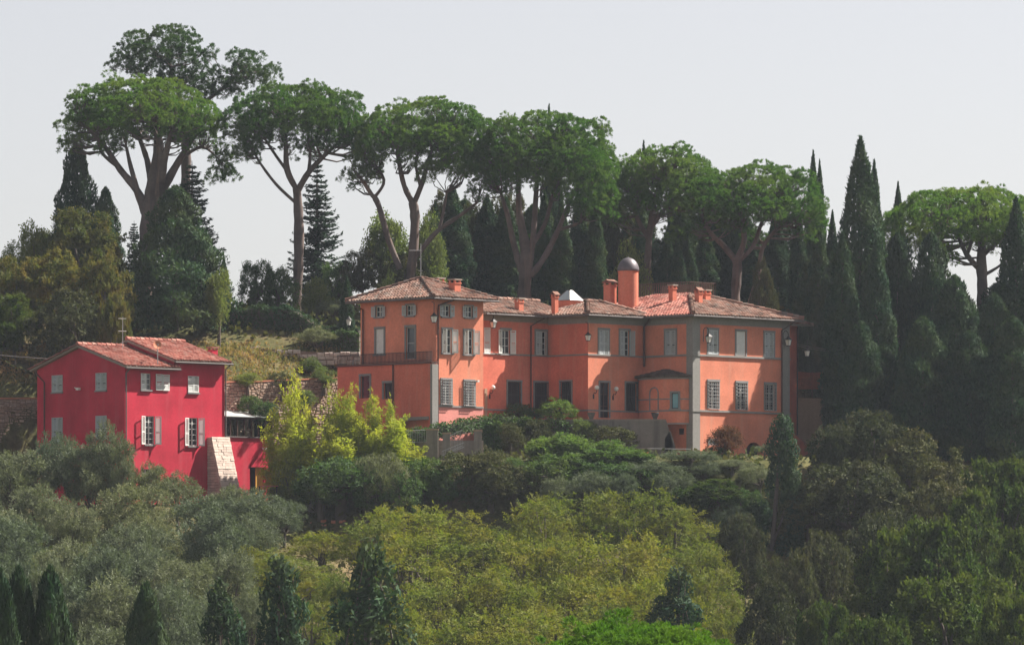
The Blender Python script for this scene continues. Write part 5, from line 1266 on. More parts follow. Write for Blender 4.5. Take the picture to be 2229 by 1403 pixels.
pine('deep crowned umbrella pine behind the middle of the villa roof', 427,
     [[(1140, 660, 18), (1143, 600, 18), (1145, 560, 16), (1140, 520, 13), (1130, 460, 9), (1128, 400, 6), (1125, 340, 4)], [(1135, 590, 10), (1118, 530, 9), (1105, 470, 7), (1090, 420, 4)], [(1150, 590, 10), (1160, 520, 8), (1165, 450, 7), (1170, 380, 5), (1180, 310, 3)],
      [(1155, 600, 9), (1185, 560, 8), (1215, 500, 7), (1240, 440, 5), (1262, 390, 3)], [(1150, 545, 7), (1185, 490, 6), (1205, 420, 5), (1230, 360, 3)], [(1215, 500, 5), (1260, 485, 4), (1285, 460, 2)]],
     [(1190, 252, 150, 110), (1080, 268, 60, 90, -0.5), (1312, 345, 46, 90, 0.5), (1270, 300, 75, 90, 0.5), (1120, 285, 80, 85, -2.5), (1225, 300, 95, 85, -2.5), (1268, 340, 78, 78, -3.5), (1130, 345, 70, 75, -3.0), (1088, 355, 32, 66, -2.0), (1300, 385, 46, 60, -2.0), (1285, 425, 58, 55, -3.0), (1190, 330, 60, 70, -3.6), (1190, 290, 110, 80, 2.0), (1230, 400, 40, 45, -3.5), (1066, 300, 52, 130), (1322, 365, 40, 110), (1292, 306, 62, 100, 1.0)], 4)
pine('umbrella pine behind the round turret, partly hidden by its neighbours', 430,
     [[(1408, 640, 10), (1410, 560, 10), (1415, 500, 9), (1425, 440, 7), (1440, 380, 4)], [(1412, 520, 7), (1385, 470, 6), (1375, 420, 3)], [(1415, 500, 7), (1450, 450, 5), (1490, 410, 3)]],
     [(1440, 328, 112, 95), (1395, 352, 62, 85, -2.0), (1490, 345, 92, 85, -2.0), (1420, 410, 70, 60, -2.0), (1372, 342, 48, 95), (1350, 385, 30, 70), (1530, 372, 60, 90), (1480, 400, 60, 70, 1.0)], 5)
pine('umbrella pine with twisted pale limbs behind the right end of the villa roof', 427,
     [[(1600, 670, 13), (1602, 620, 13), (1605, 575, 13), (1600, 560, 11)], [(1600, 565, 9), (1575, 535, 8), (1545, 505, 6), (1530, 470, 3)], [(1604, 568, 9), (1620, 520, 8), (1612, 470, 6), (1625, 420, 3)], [(1606, 570, 7), (1640, 535, 6), (1660, 480, 5), (1690, 430, 3)],
      [(1632, 660, 7), (1650, 600, 7), (1660, 540, 6), (1690, 500, 5), (1730, 475, 3)]],
     [(1650, 366, 152, 95), (1550, 392, 90, 85, -2.0), (1700, 390, 90, 90, -1.0), (1640, 410, 105, 75, -3.0), (1735, 405, 62, 90, -1.5), (1600, 440, 70, 50, -3.0), (1760, 445, 40, 55, -1.0)], 6)
pine('flat umbrella pine at the right edge above the dark cypresses', 424,
     [[(2138, 690, 15), (2138, 620, 15), (2136, 560, 13), (2140, 500, 8)], [(2136, 590, 8), (2105, 555, 7), (2085, 515, 5), (2060, 480, 3)], [(2105, 555, 5), (2115, 525, 4), (2120, 490, 3)], [(2138, 560, 6), (2165, 530, 4), (2190, 500, 2)], [(2140, 600, 5), (2180, 575, 3), (2205, 540, 2)]],
     [(2100, 414, 185, 95), (1995, 450, 82, 75, -1.5), (2160, 432, 120, 85, -2.5), (2060, 440, 115, 75, -3.0), (1970, 478, 55, 75, -0.5), (2230, 450, 80, 90), (2080, 458, 140, 80, -1.5), (2190, 480, 60, 75, -2.0)], 7)
pine('tall Aleppo pine with rounded dark heads rising above the left umbrella pine', 441,
     [[(395, 640, 16), (400, 500, 15), (405, 350, 13), (400, 260, 10), (385, 190, 6), (360, 110, 3)], [(403, 300, 8), (440, 230, 6), (500, 180, 4), (540, 140, 2)], [(400, 250, 5), (340, 200, 4), (280, 140, 2)]],
     [(352, 52, 92, 110), (262, 90, 36, 75), (300, 100, 60, 80), (410, 95, 62, 90), (545, 98, 62, 95), (490, 130, 55, 85), (440, 150, 60, 75), (575, 135, 38, 65), (500, 170, 40, 50), (380, 145, 50, 50), (455, 98, 26, 45)], 8, 'aleppo', 'pine tree', 'aleppo_pine', 0.85, (20, 0.24, 0.038), 10.0, True, None, 0.5)
# ------------------------------------------------------------------ trees behind the houses
CY = 'cypresses behind the villa'
for px, top, w_, Y, lab in (
    (985, 404, 92, 436, 'broad dark cypress behind the tower roof, right of the three-stemmed pine'), (948, 440, 44, 433, 'slim lighter cypress just right of the three-stemmed pine trunk'),
    (1060, 425, 84, 439, 'dark cypress in the gap left of the deep crowned pine'), (1102, 430, 76, 438, 'dark cypress directly left of the deep crowned pine trunk'),
    (1186, 418, 60, 440, 'cypress between the stems of the deep crowned pine'), (1222, 440, 58, 432, 'sunlit edged cypress right of the deep crowned pine'),
    (1262, 430, 62, 440, 'dark cypress behind the right side of the deep crowned pine'), (1296, 440, 50, 433, 'narrow cypress with one bright green edge left of the turret'),
    (1330, 455, 66, 441, 'dark cypress rising behind the round turret chimney'), (1372, 470, 60, 440, 'cypress behind the leafy tree at the turret'),
    (1452, 500, 44, 431, 'small cypress behind the left part of the roof railing'), (1476, 522, 38, 430, 'smallest of the cypresses behind the roof railing'), (1497, 512, 46, 431, 'paler cypress behind the middle of the roof railing'),
    (1535, 505, 66, 437, 'dark cypress behind the right end of the roof railing'), (1572, 500, 64, 440, 'dark cypress left of the twisted pine trunk'), (1640, 520, 84, 438, 'dark cypress between the twisted pine and its leaning stem'),
    (1692, 478, 62, 434, 'dark cypress with bright edge above the right end of the villa roof'), (1738, 452, 46, 432, 'slender cypress with sunlit right edge above the villa eave corner'),
    (1716, 560, 62, 441, 'shadowed cypress low behind the right villa eave'), (1782, 480, 60, 428, 'ragged dark cypress left of the tallest cypress'), (1812, 458, 44, 430, 'thin topped cypress touching the tallest cypress')):
    plant('cypress', px, top, w_, Y, lab, 'cypress_tree', 'cypress', CY)
for px, top, Y, w_, lab in ((1195, 230, 470, 28, 'tallest of the far cypress tips above the deep crowned pine'), (1214, 247, 472, 20, 'thin far cypress tip just right of the tallest far tip'), (1270, 258, 470, 28, 'ragged far cypress tip on the shoulder of the deep crowned pine'),
                            (1310, 272, 468, 34, 'far cypress tip at the right end of the deep crowned pine'), (1401, 308, 470, 26, 'far cypress tip above the pine behind the turret'), (1468, 321, 470, 26, 'faint far cypress tip between the two right-hand pines')):
    plant('cypress', px, top, w_*1.7, Y, lab, 'cypress_tree', 'cypress', 'far cypress tips on the skyline')
br = random.Random(31); G1, G2 = [], []
for px_, top_ in ((1345, 425), (1388, 440), (1492, 432), (1548, 440), (1612, 452), (1700, 445), (1030, 455)):
    G1.append(plant('holm' if px_ % 4 else 'broad_cypress', px_, top_, 95, 441+br.uniform(-2, 2), 'x', 'evergreen_oak' if px_ % 4 else 'cypress_tree', 'tree', 'back row of dark trees'))
for i in range(17):
    G1.append(plant('broad_cypress' if i % 3 else 'holm', 955+i*52+br.uniform(-14, 14), 455+br.uniform(-35, 50)+i*2, 105, 445+br.uniform(-3, 3), 'dark tree in the shaded back row behind the pines and villa', 'cypress_tree' if i % 3 else 'evergreen_oak', 'tree', 'back row of dark trees'))
for i in range(7):
    G2.append(plant('broad_cypress', 1830+i*66+br.uniform(-14, 14), 540+br.uniform(-25, 50)+(60 if 4 <= i <= 5 else 0), 125, 425+br.uniform(-3, 3), 'dark conifer in the back row under the flat right pine', 'cypress_tree', 'cypress', 'back row on the right hillside'))
number_labels(G1, 'dark tree in the shaded back row behind the villa, %s from the left'); number_labels(G2, 'dark conifer in the back row under the flat right pine, %s from the left')
RC = 'cypresses on the right hillside'
for k_, px, top, w_, Y, lab in (
    ('cypress', 1770, 328, 44, 436, 'left one of two thin cypresses above the right end of the pines'), ('cypress', 1784, 348, 36, 438, 'right one of two thin cypresses above the right end of the pines'),
    ('cypress', 1873, 298, 128, 413, 'tallest cypress, a dark pointed column right of the villa'), ('cypress', 1903, 350, 62, 419, 'narrow dark cypress leaning behind the tallest cypress'), ('cypress', 1955, 396, 44, 440, 'small far cypress tip between the tallest cypress and the flat pine'),
    ('cypress', 1834, 505, 96, 409, 'cypress in front and left of the tallest cypress'), ('cypress', 1908, 520, 92, 408, 'cypress with a brown sunlit edge right of the tallest cypress'), ('cypress', 1966, 750, 46, 403, 'short slim cypress standing before the dark wall of trees'),
    ('broad_cypress', 1955, 508, 130, 417, 'feathery conifer under the left rim of the flat pine'), ('broad_cypress', 2028, 506, 130, 415, 'dark conifer with a blunt top under the flat pine'), ('broad_cypress', 2078, 600, 150, 408, 'loose dark conifer left of the flat pine trunk'),
    ('cypress', 2212, 430, 110, 411, 'tall black cypress cut by the right edge'), ('broad_cypress', 2165, 640, 120, 405, 'pointed dark conifer below the flat pine trunk'), ('broad_cypress', 2205, 690, 150, 400, 'broad black conifer low at the right edge'),
    ('broad_cypress', 2010, 690, 140, 404, 'black conifer in the middle of the dark right hillside'), ('broad_cypress', 2110, 720, 140, 401, 'black conifer behind the oak at the right edge'), ('cypress', 2250, 560, 110, 405, 'dark cypress half outside the right edge'),
    ('broad_cypress', 1800, 600, 90, 420, 'dark conifer right of the hanging lantern'), ('broad_cypress', 1875, 700, 120, 405, 'dark conifer at the foot of the tallest cypress'), ('broad_cypress', 1765, 560, 90, 430, 'shaded conifer behind the hanging lantern'),
    ('broad_cypress', 1745, 690, 80, 424, 'shaded low conifer right of the villa rear wing')):
    plant(k_, px, top, w_, Y, lab, 'cypress_tree', 'cypress', RC)
LC = 'trees on the left of the ridge'
plant('broad_cypress', 166, 314, 112, 436, 'blunt dark cypress standing alone on the left skyline', 'cypress_tree', 'cypress', LC)
plant('broad_cypress', 230, 408, 78, 433, 'shorter dark cypress right of the lone left cypress', 'cypress_tree', 'cypress', LC)
plant('cone_cypress', 382, 405, 235, 416, 'huge shaggy dark cypress in front of the thick pine trunk', 'cypress_tree', 'cypress', LC)
plant('fir', 418, 350, 190, 425, 'dark fir behind the shaggy cypress, its boughs reaching right', 'fir_tree', 'fir', LC, var=0)
plant('fir', 690, 348, 175, 437, 'dark fir with jagged boughs behind the forked pine trunk', 'fir_tree', 'fir', LC, var=1)
plant('fir', 292, 480, 90, 436, 'small dark fir left of the thick pine trunk', 'fir_tree', 'fir', LC, var=0)
plant('cypress', 487, 555, 26, 420, 'very thin cypress right of the shaggy cypress', 'cypress_tree', 'cypress', LC)
plant('cypress', 755, 600, 34, 415, 'slim dark cypress behind the garden lamp post', 'cypress_tree', 'cypress', LC)
for k_, px, top, w_, Y, lab, nm in (
    ('autumn', 185, 455, 185, 421, 'olive green rounded tree below the lone left cypress', 'broadleaf_tree'), ('light', 78, 490, 110, 426, 'sparse twiggy tree against the sky at the far left', 'broadleaf_tree'), ('light', 25, 530, 90, 428, 'faint twiggy treetop at the left edge of the skyline', 'broadleaf_tree'),
    ('autumn', 120, 545, 180, 412, 'brownish tree in the middle of the left bank', 'broadleaf_tree'), ('autumn', 225, 560, 130, 411, 'yellowish brown tree left of the shaggy cypress', 'broadleaf_tree'), ('autumn', 45, 560, 150, 411, 'dark green brownish tree at the left edge bank', 'broadleaf_tree'),
    ('holm', 150, 640, 190, 406, 'dark shaded tree behind the red house roof', 'broadleaf_tree'), ('autumn', 248, 640, 90, 405, 'yellowing tree directly behind the red house aerial', 'broadleaf_tree'), ('oak', 30, 645, 110, 406.5, 'green bushy tree left of the red house', 'broadleaf_tree'),
    ('oak', 2, 690, 100, 405.5, 'dark green tree cut by the left edge above the stone wall', 'broadleaf_tree'),
    ('light', 478, 590, 66, 413, 'light green climber tree on the right flank of the shaggy cypress', 'broadleaf_tree'), ('laurel', 555, 555, 90, 424, 'upright dark shrub tree between the two left pines', 'broadleaf_tree'), ('laurel', 606, 575, 90, 425, 'second upright dark shrub tree just left of the forked pine trunk', 'broadleaf_tree'),
    ('light', 692, 608, 78, 421, 'pale olive tree right of the forked pine trunk', 'broadleaf_tree'), ('olive', 725, 655, 92, 419, 'pale olive bush behind the slim cypress by the lamp post', 'olive_tree'), ('light', 838, 468, 108, 434, 'airy pale tree left of the three-stemmed pine', 'broadleaf_tree'),
    ('light', 930, 470, 88, 431, 'airy pale tree between the stems of the three-stemmed pine', 'broadleaf_tree'), ('holm', 790, 545, 100, 433, 'dark bushy tree left above the tower roof', 'broadleaf_tree'), ('light', 842, 598, 62, 420, 'small light green shrub peeping over the tower roof', 'broadleaf_tree'), ('holm', 880, 560, 110, 430, 'dark shrub at the foot of the three-stemmed pine', 'broadleaf_tree'),
    ('light', 1372, 535, 105, 424, 'silvery leafy tree right behind the round turret', 'broadleaf_tree'), ('holm', 1660, 580, 70, 422, 'grey green bush above the right villa roof', 'broadleaf_tree'),
    ('laurel', 730, 560, 90, 434, 'dark evergreen bush right of the jagged fir', 'broadleaf_tree')):
    plant(k_, px, top, w_, Y, lab, nm, 'tree', 'broadleaf trees on the ridge')
# ------------------------------------------------------------------ bamboo and garden shrubs
BG = 'bamboo clumps by the villa'
for px, top, w_, Y, lab in ((640, 752, 96, 389, 'slim tall bamboo clump before the stone wall'), (606, 835, 100, 389.5, 'bamboo clump nearest the veranda roof'), (722, 768, 64, 388, 'single tall bamboo plume at the left end of the villa annex'), (757, 800, 72, 387.5, 'short bamboo plume before the annex left corner'),
                            (797, 818, 100, 387, 'bright bamboo clump before the annex window'), (695, 862, 130, 386.5, 'wide bamboo clump between red house and villa'), (845, 876, 120, 386, 'yellow bamboo clump before the annex basement'), (772, 885, 150, 385.5, 'thick bamboo mass below the annex'),
                            (884, 932, 100, 386, 'low golden bamboo by the dark iron railing'), (655, 868, 110, 387, 'shaded bamboo right of the veranda'), (862, 834, 70, 387.2, 'thin bamboo shoots reaching across the annex drainpipe')):
    plant('bamboo', px, top, w_, Y, lab, 'bamboo_clump', 'bamboo', BG)
SH = 'garden shrubs below the villa'
for k_, px, top, w_, Y, bot, lab, nm in (
    ('clipped_bush', 1215, 866, 92, 398.0, 915, 'round clipped hedge bush before the villa ground floor', 'hedge_bush'), ('laurel', 1130, 876, 78, 398.8, 915, 'dark low hedge left of the round clipped bush', 'hedge_bush'), ('laurel', 1170, 884, 60, 398.4, 915, 'small bush touching the round clipped hedge bush', 'hedge_bush'),
    ('reed', 1240, 928, 120, 388.2, None, 'bright green reed clump below the terrace wall', 'reed_clump'), ('reed', 1318, 946, 120, 388.0, None, 'reed clump right of the brightest reeds, sloping down', 'reed_clump'), ('reed', 1180, 938, 90, 388.4, None, 'reed clump left of the brightest reeds', 'reed_clump'), ('reed', 1375, 972, 100, 387.4, None, 'low reed clump at the foot of the battered wall', 'reed_clump'), ('reed', 1280, 962, 140, 386.8, None, 'reed clump spilling over the bank edge', 'reed_clump'),
    ('shrub', 1160, 910, 90, 396.0, 985, 'climbing shrub hanging over the left part of the terrace wall', 'shrub'), ('shrub', 1330, 918, 110, 396.2, 985, 'dark creeper spread on the stained terrace wall', 'shrub'), ('shrub', 1112, 918, 70, 394.0, 985, 'rusty tipped shrub right of the ivy clad column', 'shrub'), ('light', 1270, 912, 70, 396.4, 985, 'pale climbing shrub left of the dark creeper', 'shrub'),
    ('laurel', 1205, 982, 150, 385.4, None, 'dark laurel bank beneath the reeds', 'shrub'), ('laurel', 1330, 998, 150, 385.2, None, 'dark laurel bank right of centre beneath the reeds', 'shrub'), ('laurel', 1108, 992, 80, 386.2, None, 'ivy mound below the low garden wall', 'shrub'), ('laurel', 1265, 992, 120, 385.6, None, 'dark laurel mound between the two laurel banks', 'shrub'), ('laurel', 1395, 1015, 110, 385.0, None, 'low laurel right of the laurel banks', 'shrub'),
    ('laurel', 920, 985, 130, 384.6, None, 'dark leafy bush left of the big round bush below the gate', 'shrub'), ('shrub', 1030, 966, 165, 385.2, None, 'big dark bush below the garden gate', 'shrub'), ('shrub', 1122, 1012, 120, 384.4, None, 'grey green bush right of the big dark bush', 'shrub'), ('laurel', 975, 1005, 110, 384.2, None, 'low bush between the dark leafy bush and the big bush', 'shrub'), ('shrub', 1070, 1010, 110, 384.0, None, 'low grey bush in front of the big dark bush', 'shrub'),
    ('laurel', 740, 985, 190, 383.5, 1110, 'deep green bush in shade under the bamboo', 'shrub'), ('laurel', 660, 960, 90, 390.0, 1060, 'dark ivy bush right of the red house block', 'shrub'), ('laurel', 700, 1020, 110, 383.2, 1110, 'dark bush behind the garden oven', 'shrub'), ('laurel', 800, 1010, 120, 383, 1120, 'shaded bush left of the small grey olive', 'shrub'), ('laurel', 880, 1020, 110, 382.6, None, 'dark bush right of the small grey olive', 'shrub'),
    ('redshrub', 1580, 943, 64, 394.6, 1015, 'reddish shrub before the villa right front', 'shrub'), ('laurel', 1556, 968, 64, 394.2, 1020, 'dark small shrub beside the reddish shrub', 'shrub'), 
    ('oak', 1560, 1048, 170, 383.4, None, 'bright vine covered bank below the villa right corner', 'shrub'), ('laurel', 1505, 1052, 110, 383.6, None, 'dark leafy bank left of the bright vines', 'shrub'), ('laurel', 1625, 1060, 110, 383.0, None, 'leafy bank left of the bare trunk cypress', 'shrub'), ('laurel', 580, 868, 64, 400.0, 930, 'green bush at the top of the veranda roof', 'shrub'),
    ('olive', 690, 715, 90, 412.5, 775, 'grey oleander bush above the kerb wall', 'shrub'), ('light', 522, 780, 50, 408.5, 825, 'spiky bush on the grassy bank', 'shrub'), ('laurel', 492, 800, 40, 405.5, 836, 'green clump at the red house corner on the bank', 'shrub'), ('light', 560, 772, 60, 410.0, 815, 'weedy bush in the middle of the grassy bank', 'shrub'), ('light', 680, 778, 60, 409.5, 822, 'weedy bush under the kerb wall by the annex', 'shrub'), ('light', 540, 812, 66, 401.6, 850, 'weeds trailing over the stone wall coping near the red house', 'shrub'), ('shrub', 612, 808, 60, 404.0, 850, 'small bush overhanging the middle of the stone wall', 'shrub'), ('light', 705, 800, 60, 406.6, 845, 'small bush overhanging the right end of the stone wall', 'shrub'),
    ('light', 660, 850, 70, 401.5, 905, 'pale bush at the foot of the stone wall behind the bamboo', 'shrub'), ('laurel', 545, 856, 56, 400.6, 905, 'green bush at the foot of the stone wall behind the veranda', 'shrub')):
    plant(k_, px, top, w_, Y, lab, nm, 'shrub', SH, bot=bot)
# bright young tree by the yellow door
plant('light', 640, 1000, 110, 386.5, 'leafy young tree with bright green leaves beside the yellow door', 'young_tree', 'tree', None, bot=1140)
# hedges and ivy as leafy skins over boxes
def hedge(name, label, path, h, d, mat, n, seed, cat='hedge', L=0.17, Wd=0.13):
    """path of (x, y, ztop); leaves cover the top and the sides"""
    rng = np.random.default_rng(seed); P = np.array(path, float); o = P[0].copy(); o[2] -= h; seg = np.linalg.norm(np.diff(P[:, :2], axis=0), axis=1); cum = np.concatenate([[0], np.cumsum(seg)])
    s = rng.random(n)*cum[-1]; c = np.stack([np.interp(s, cum, P[:, i]) for i in range(3)], 1)
    j = np.clip(np.searchsorted(cum, s)-1, 0, len(seg)-1); t = unit(np.diff(P, axis=0)*np.array([1, 1, 0]))[j]; nn = np.stack([t[:, 1], -t[:, 0], np.zeros(n)], 1)
    a = rng.random(n); top = a < d/(d+2*h)
    lump = 0.10*np.sin(s*3.1+seed)+0.07*np.sin(s*7.3)
    side = np.where(rng.random(n) < 0.7, 1.0, -1.0); off = np.where(top, rng.uniform(-.5, .5, n)*d, side*d*0.5*rng.uniform(0.85, 1.1, n)); dz = np.where(top, lump, -rng.random(n)*h+lump)
    C = c+nn*off[:, None]+np.array([0, 0, 1.0])*dz[:, None]+rng.normal(size=(n, 3))*0.06; N = np.where(top[:, None], np.array([[0, 0, 1.0]]), nn*side[:, None])
    W_ = empty(name, tuple(o)); tag(W_, label, cat)
    put('foliage', mesh_quads('foliage', broad(rng, C-o, N, L, Wd, 0.6), M[mat]), W_)
    core = MB()
    for p, q in zip(P[:-1], P[1:]):
        dv = Vector(q-p); dv.z = 0; dv.normalize(); m_ = Vector((dv.y, -dv.x, 0))*d*0.4; a_, b_ = Vector(p-o), Vector(q-o); dn = Vector((0, 0, 0.1)); hh_ = Vector((0, 0, h))
        core.add([a_+m_-hh_, b_+m_-hh_, b_-m_-hh_, a_-m_-hh_, a_+m_-dn, b_+m_-dn, b_-m_-dn, a_-m_-dn], [(0, 1, 5, 4), (1, 2, 6, 5), (2, 3, 7, 6), (3, 0, 4, 7), (4, 5, 6, 7)])
    core.build('stems', M['bark'], W_)
hedge('ivy_hedge', 'long ivy hedge climbing from the concrete pier to the villa terrace', [(PX(px, Y), Y, PZ(py, Y)) for px, py, Y in ((876, 942, 389.2), (930, 931, 390.2), (1000, 918, 392.0), (1055, 908, 394.6), (1110, 902, 396.4))], 0.85, 0.9, 'ivy', 3600, 61)
hedge('ivy_column', 'square ivy clad column right of the pale concrete pier', [(PX(1050, 394.4), 394.4, PZ(924, 394.4)), (PX(1090, 394.4), 394.4, PZ(924, 394.4))], 2.3, 1.0, 'ivy', 2200, 62)
hedge('garden_hedge', 'long dark garden hedge above the drive between shaggy cypress and tower', [(PX(px, Y), Y, PZ(py, Y)) for px, py, Y in ((495, 680, 417), (560, 668, 417), (640, 672, 416.4), (700, 712, 415.6), (784, 716, 415))], 2.9, 1.4, 'cypress', 9000, 63)
hedge('garden_hedge', 'straight clipped hedge along the drive right of the grey bush', [(PX(px, Y), Y, PZ(py, Y)) for px, py, Y in ((690, 722, 413.6), (784, 724, 412.8))], 1.5, 0.8, 'ivy', 2200, 64)
hedge('ivy_hedge', 'trailing ivy along the top of the low garden wall', [(PX(px, Y), Y, PZ(py, Y)) for px, py, Y in ((1088, 915, 396.4), (1150, 912, 396.7), (1240, 918, 396.8))], 0.7, 0.7, 'ivy', 1800, 65)
# ------------------------------------------------------------------ olives, locusts and dark trees in front
OL = [(40, 985, 150, 381), (110, 935, 90, 383), (165, 965, 130, 382), (238, 935, 100, 381.5), (205, 1000, 120, 379), (262, 990, 60, 380), (330, 1010, 90, 381.5), (385, 1035, 100, 380), (310, 1060, 130, 376), (440, 1070, 130, 376), (505, 1060, 110, 378), (570, 1075, 110, 378), (620, 1090, 80, 377),
      (0, 1060, 130, 372), (90, 1060, 150, 371), (180, 1080, 140, 370), (260, 1120, 150, 367), (360, 1120, 140, 366), (455, 1130, 130, 367), (545, 1130, 120, 368), (15, 1150, 150, 358), (115, 1160, 150, 357), (215, 1180, 150, 355), (320, 1190, 150, 352), (420, 1200, 140, 352), (500, 1190, 110, 356),
      (180, 1260, 160, 338), (280, 1275, 160, 334), (390, 1270, 160, 334), (470, 1265, 120, 338), (230, 1340, 170, 318), (420, 1335, 160, 318), (90, 1230, 140, 344), (330, 1350, 160, 314), (20, 1235, 140, 345), (520, 1280, 100, 336)]
OLAB = {0: 'olive tree at the left edge, level with the red house lower windows', 1: 'olive tree with a tall sprig before the red house left corner', 2: 'olive tree reaching up before the left lower window of the red house', 3: 'olive tree before the right lower window of the shaded red wall',
        5: 'olive sprigs against the sunlit red corner', 6: 'olive tree before the low front window of the red house', 7: 'olive tree standing left of the stone buttress foot', 10: 'olive tree in front of the stone buttress foot', 12: 'olive tree left of the garden oven'}
jr = random.Random(12); ROWS = {}
for i, (px, top, w_, Y) in enumerate(OL):
    if i not in OLAB: px += jr.uniform(-28, 28); top += jr.uniform(-22, 26); Y += jr.uniform(-5, 5); w_ *= jr.uniform(0.8, 1.3)
    row = 'upper' if top < 1100 else 'middle' if top < 1220 else 'lower'
    o = plant('olive', px, top, w_*1.12, Y, OLAB.get(i, f'silvery olive tree among the {row} rows of the grove below the red house'), 'olive_tree', 'olive tree', f'olive grove below the red house, {row} rows' if i not in OLAB else 'olive grove below the red house')
    if i not in OLAB: ROWS.setdefault(row, []).append(o)
for px, top, w_, Y, lab in ((832, 990, 115, 382.5, 'small grey olive at the foot of the golden bamboo'), (1285, 1022, 115, 383.0, 'low silvery olive below the dark laurel bank'), (1212, 1040, 90, 382.6, 'low silvery olive left of centre behind the locust tops'), (1418, 1004, 140, 385.6, 'silvery olive left below the battered wall end'),
                            (1505, 980, 130, 387.0, 'silvery olive before the grey corner strip foot'), (1664, 965, 56, 391, 'olive sprigs before the villa archway'), (1595, 1000, 100, 386.5, 'olive right of the yellowing olive'), (1535, 1005, 80, 385.6, 'yellowing olive below the reddish shrub'), (1590, 1105, 110, 379, 'grey olive right of the locust crowns'), (1655, 1008, 100, 385, 'olive left of the cypress with bare trunk'), (1355, 1030, 90, 383.2, 'low silvery olive under the reeds'), (1462, 1022, 110, 383.8, 'low silvery olive under the villa corner')):
    plant('olive', px, top, w_, Y, lab, 'olive_tree', 'olive tree', 'olives below the villa')
for k, v in ROWS.items(): number_labels(v, f'olive in the {k} rows of the grove below red house, %s from left')
ROWS = {}
LO = [(880, 1085, 190, 374), (985, 1080, 170, 374), (790, 1125, 150, 372), (1080, 1100, 170, 374), (1170, 1075, 180, 374), (1270, 1055, 190, 375), (1380, 1055, 190, 375), (1470, 1085, 170, 374), (700, 1150, 140, 370), (620, 1180, 150, 366), (560, 1180, 130, 364),
      (900, 1150, 190, 363), (1010, 1145, 180, 364), (1120, 1150, 190, 362), (1230, 1135, 190, 364), (1340, 1130, 200, 364), (1440, 1150, 190, 363), (1530, 1170, 150, 363), (740, 1210, 170, 357), (650, 1235, 150, 354),
      (950, 1225, 190, 348), (1060, 1220, 190, 349), (1170, 1225, 190, 348), (1290, 1220, 200, 348), (1400, 1225, 190, 348), (1500, 1240, 180, 349), (700, 1300, 170, 338), (870, 1290, 190, 336), (990, 1300, 190, 334), (1110, 1300, 190, 334), (1230, 1300, 200, 334), (1360, 1290, 190, 336), (1560, 1300, 150, 338), (560, 1270, 120, 342), (760, 1340, 160, 326), (920, 1365, 170, 322), (1050, 1365, 170, 322), (1600, 1250, 90, 350)]
LLAB = {0: 'yellow green locust crown left of centre, tallest of the front left ones', 5: 'locust crown with rusty top below the terrace wall', 6: 'highest locust crown of the thicket, right of centre', 7: 'locust crown at the right shoulder of the thicket', 8: 'low locust crown beside the rubble heap', 10: 'locust crown meeting the olive grove', 17: 'locust crown at the right end beside the bare cypress trunk'}
for i, (px, top, w_, Y) in enumerate(LO):
    if i not in LLAB: px += jr.uniform(-40, 40); top += jr.uniform(-26, 40); Y += jr.uniform(-6, 6); w_ *= jr.uniform(0.75, 1.25)
    row = 'back' if Y > 370 else 'middle' if Y > 350 else 'front'
    o = plant('locust', px, top, w_*1.1, Y, LLAB.get(i, f'yellow green locust tree in the {row} of the thicket below the villa'), 'locust_tree', 'locust tree', f'locust thicket, {row} rows' if i not in LLAB else 'locust thicket')
    if i not in LLAB: ROWS.setdefault(row, []).append(o)
for k, v in ROWS.items(): number_labels(v, f'yellow green locust tree in the {k} of the thicket, %s from the left')
FC = 'dark conifers in front of the thicket'
for k_, px, top, w_, Y, lab in (('ragged_cypress', 802, 1172, 120, 300, 'ragged dark conifer standing before the yellow locusts'), ('ragged_cypress', 607, 1208, 92, 290, 'slim ragged dark conifer left of the larger ragged one'), ('ragged_cypress', 482, 1262, 80, 288, 'short ragged dark conifer at the lower edge of the olives'),
                                ('broad_cypress', 318, 1270, 92, 262, 'smooth dark cypress cone at the bottom among the olives'), ('broad_cypress', 40, 1236, 80, 240, 'dark cypress in the bottom left corner, left of a pair'), ('broad_cypress', 110, 1236, 82, 240, 'dark cypress with mossy lit tips, right one of the corner pair'), ('broad_cypress', 0, 1240, 70, 238, 'dark cypress cut by the left bottom corner'),
                                ('ragged_cypress', 1478, 1235, 80, 330, 'small dark conifer among the right locust crowns')):
    plant(k_, px, top, w_*((2.1 if px < 200 else 1.7) if k_[0] == 'b' else 2.3), Y, lab, 'dark_conifer', 'conifer', FC)
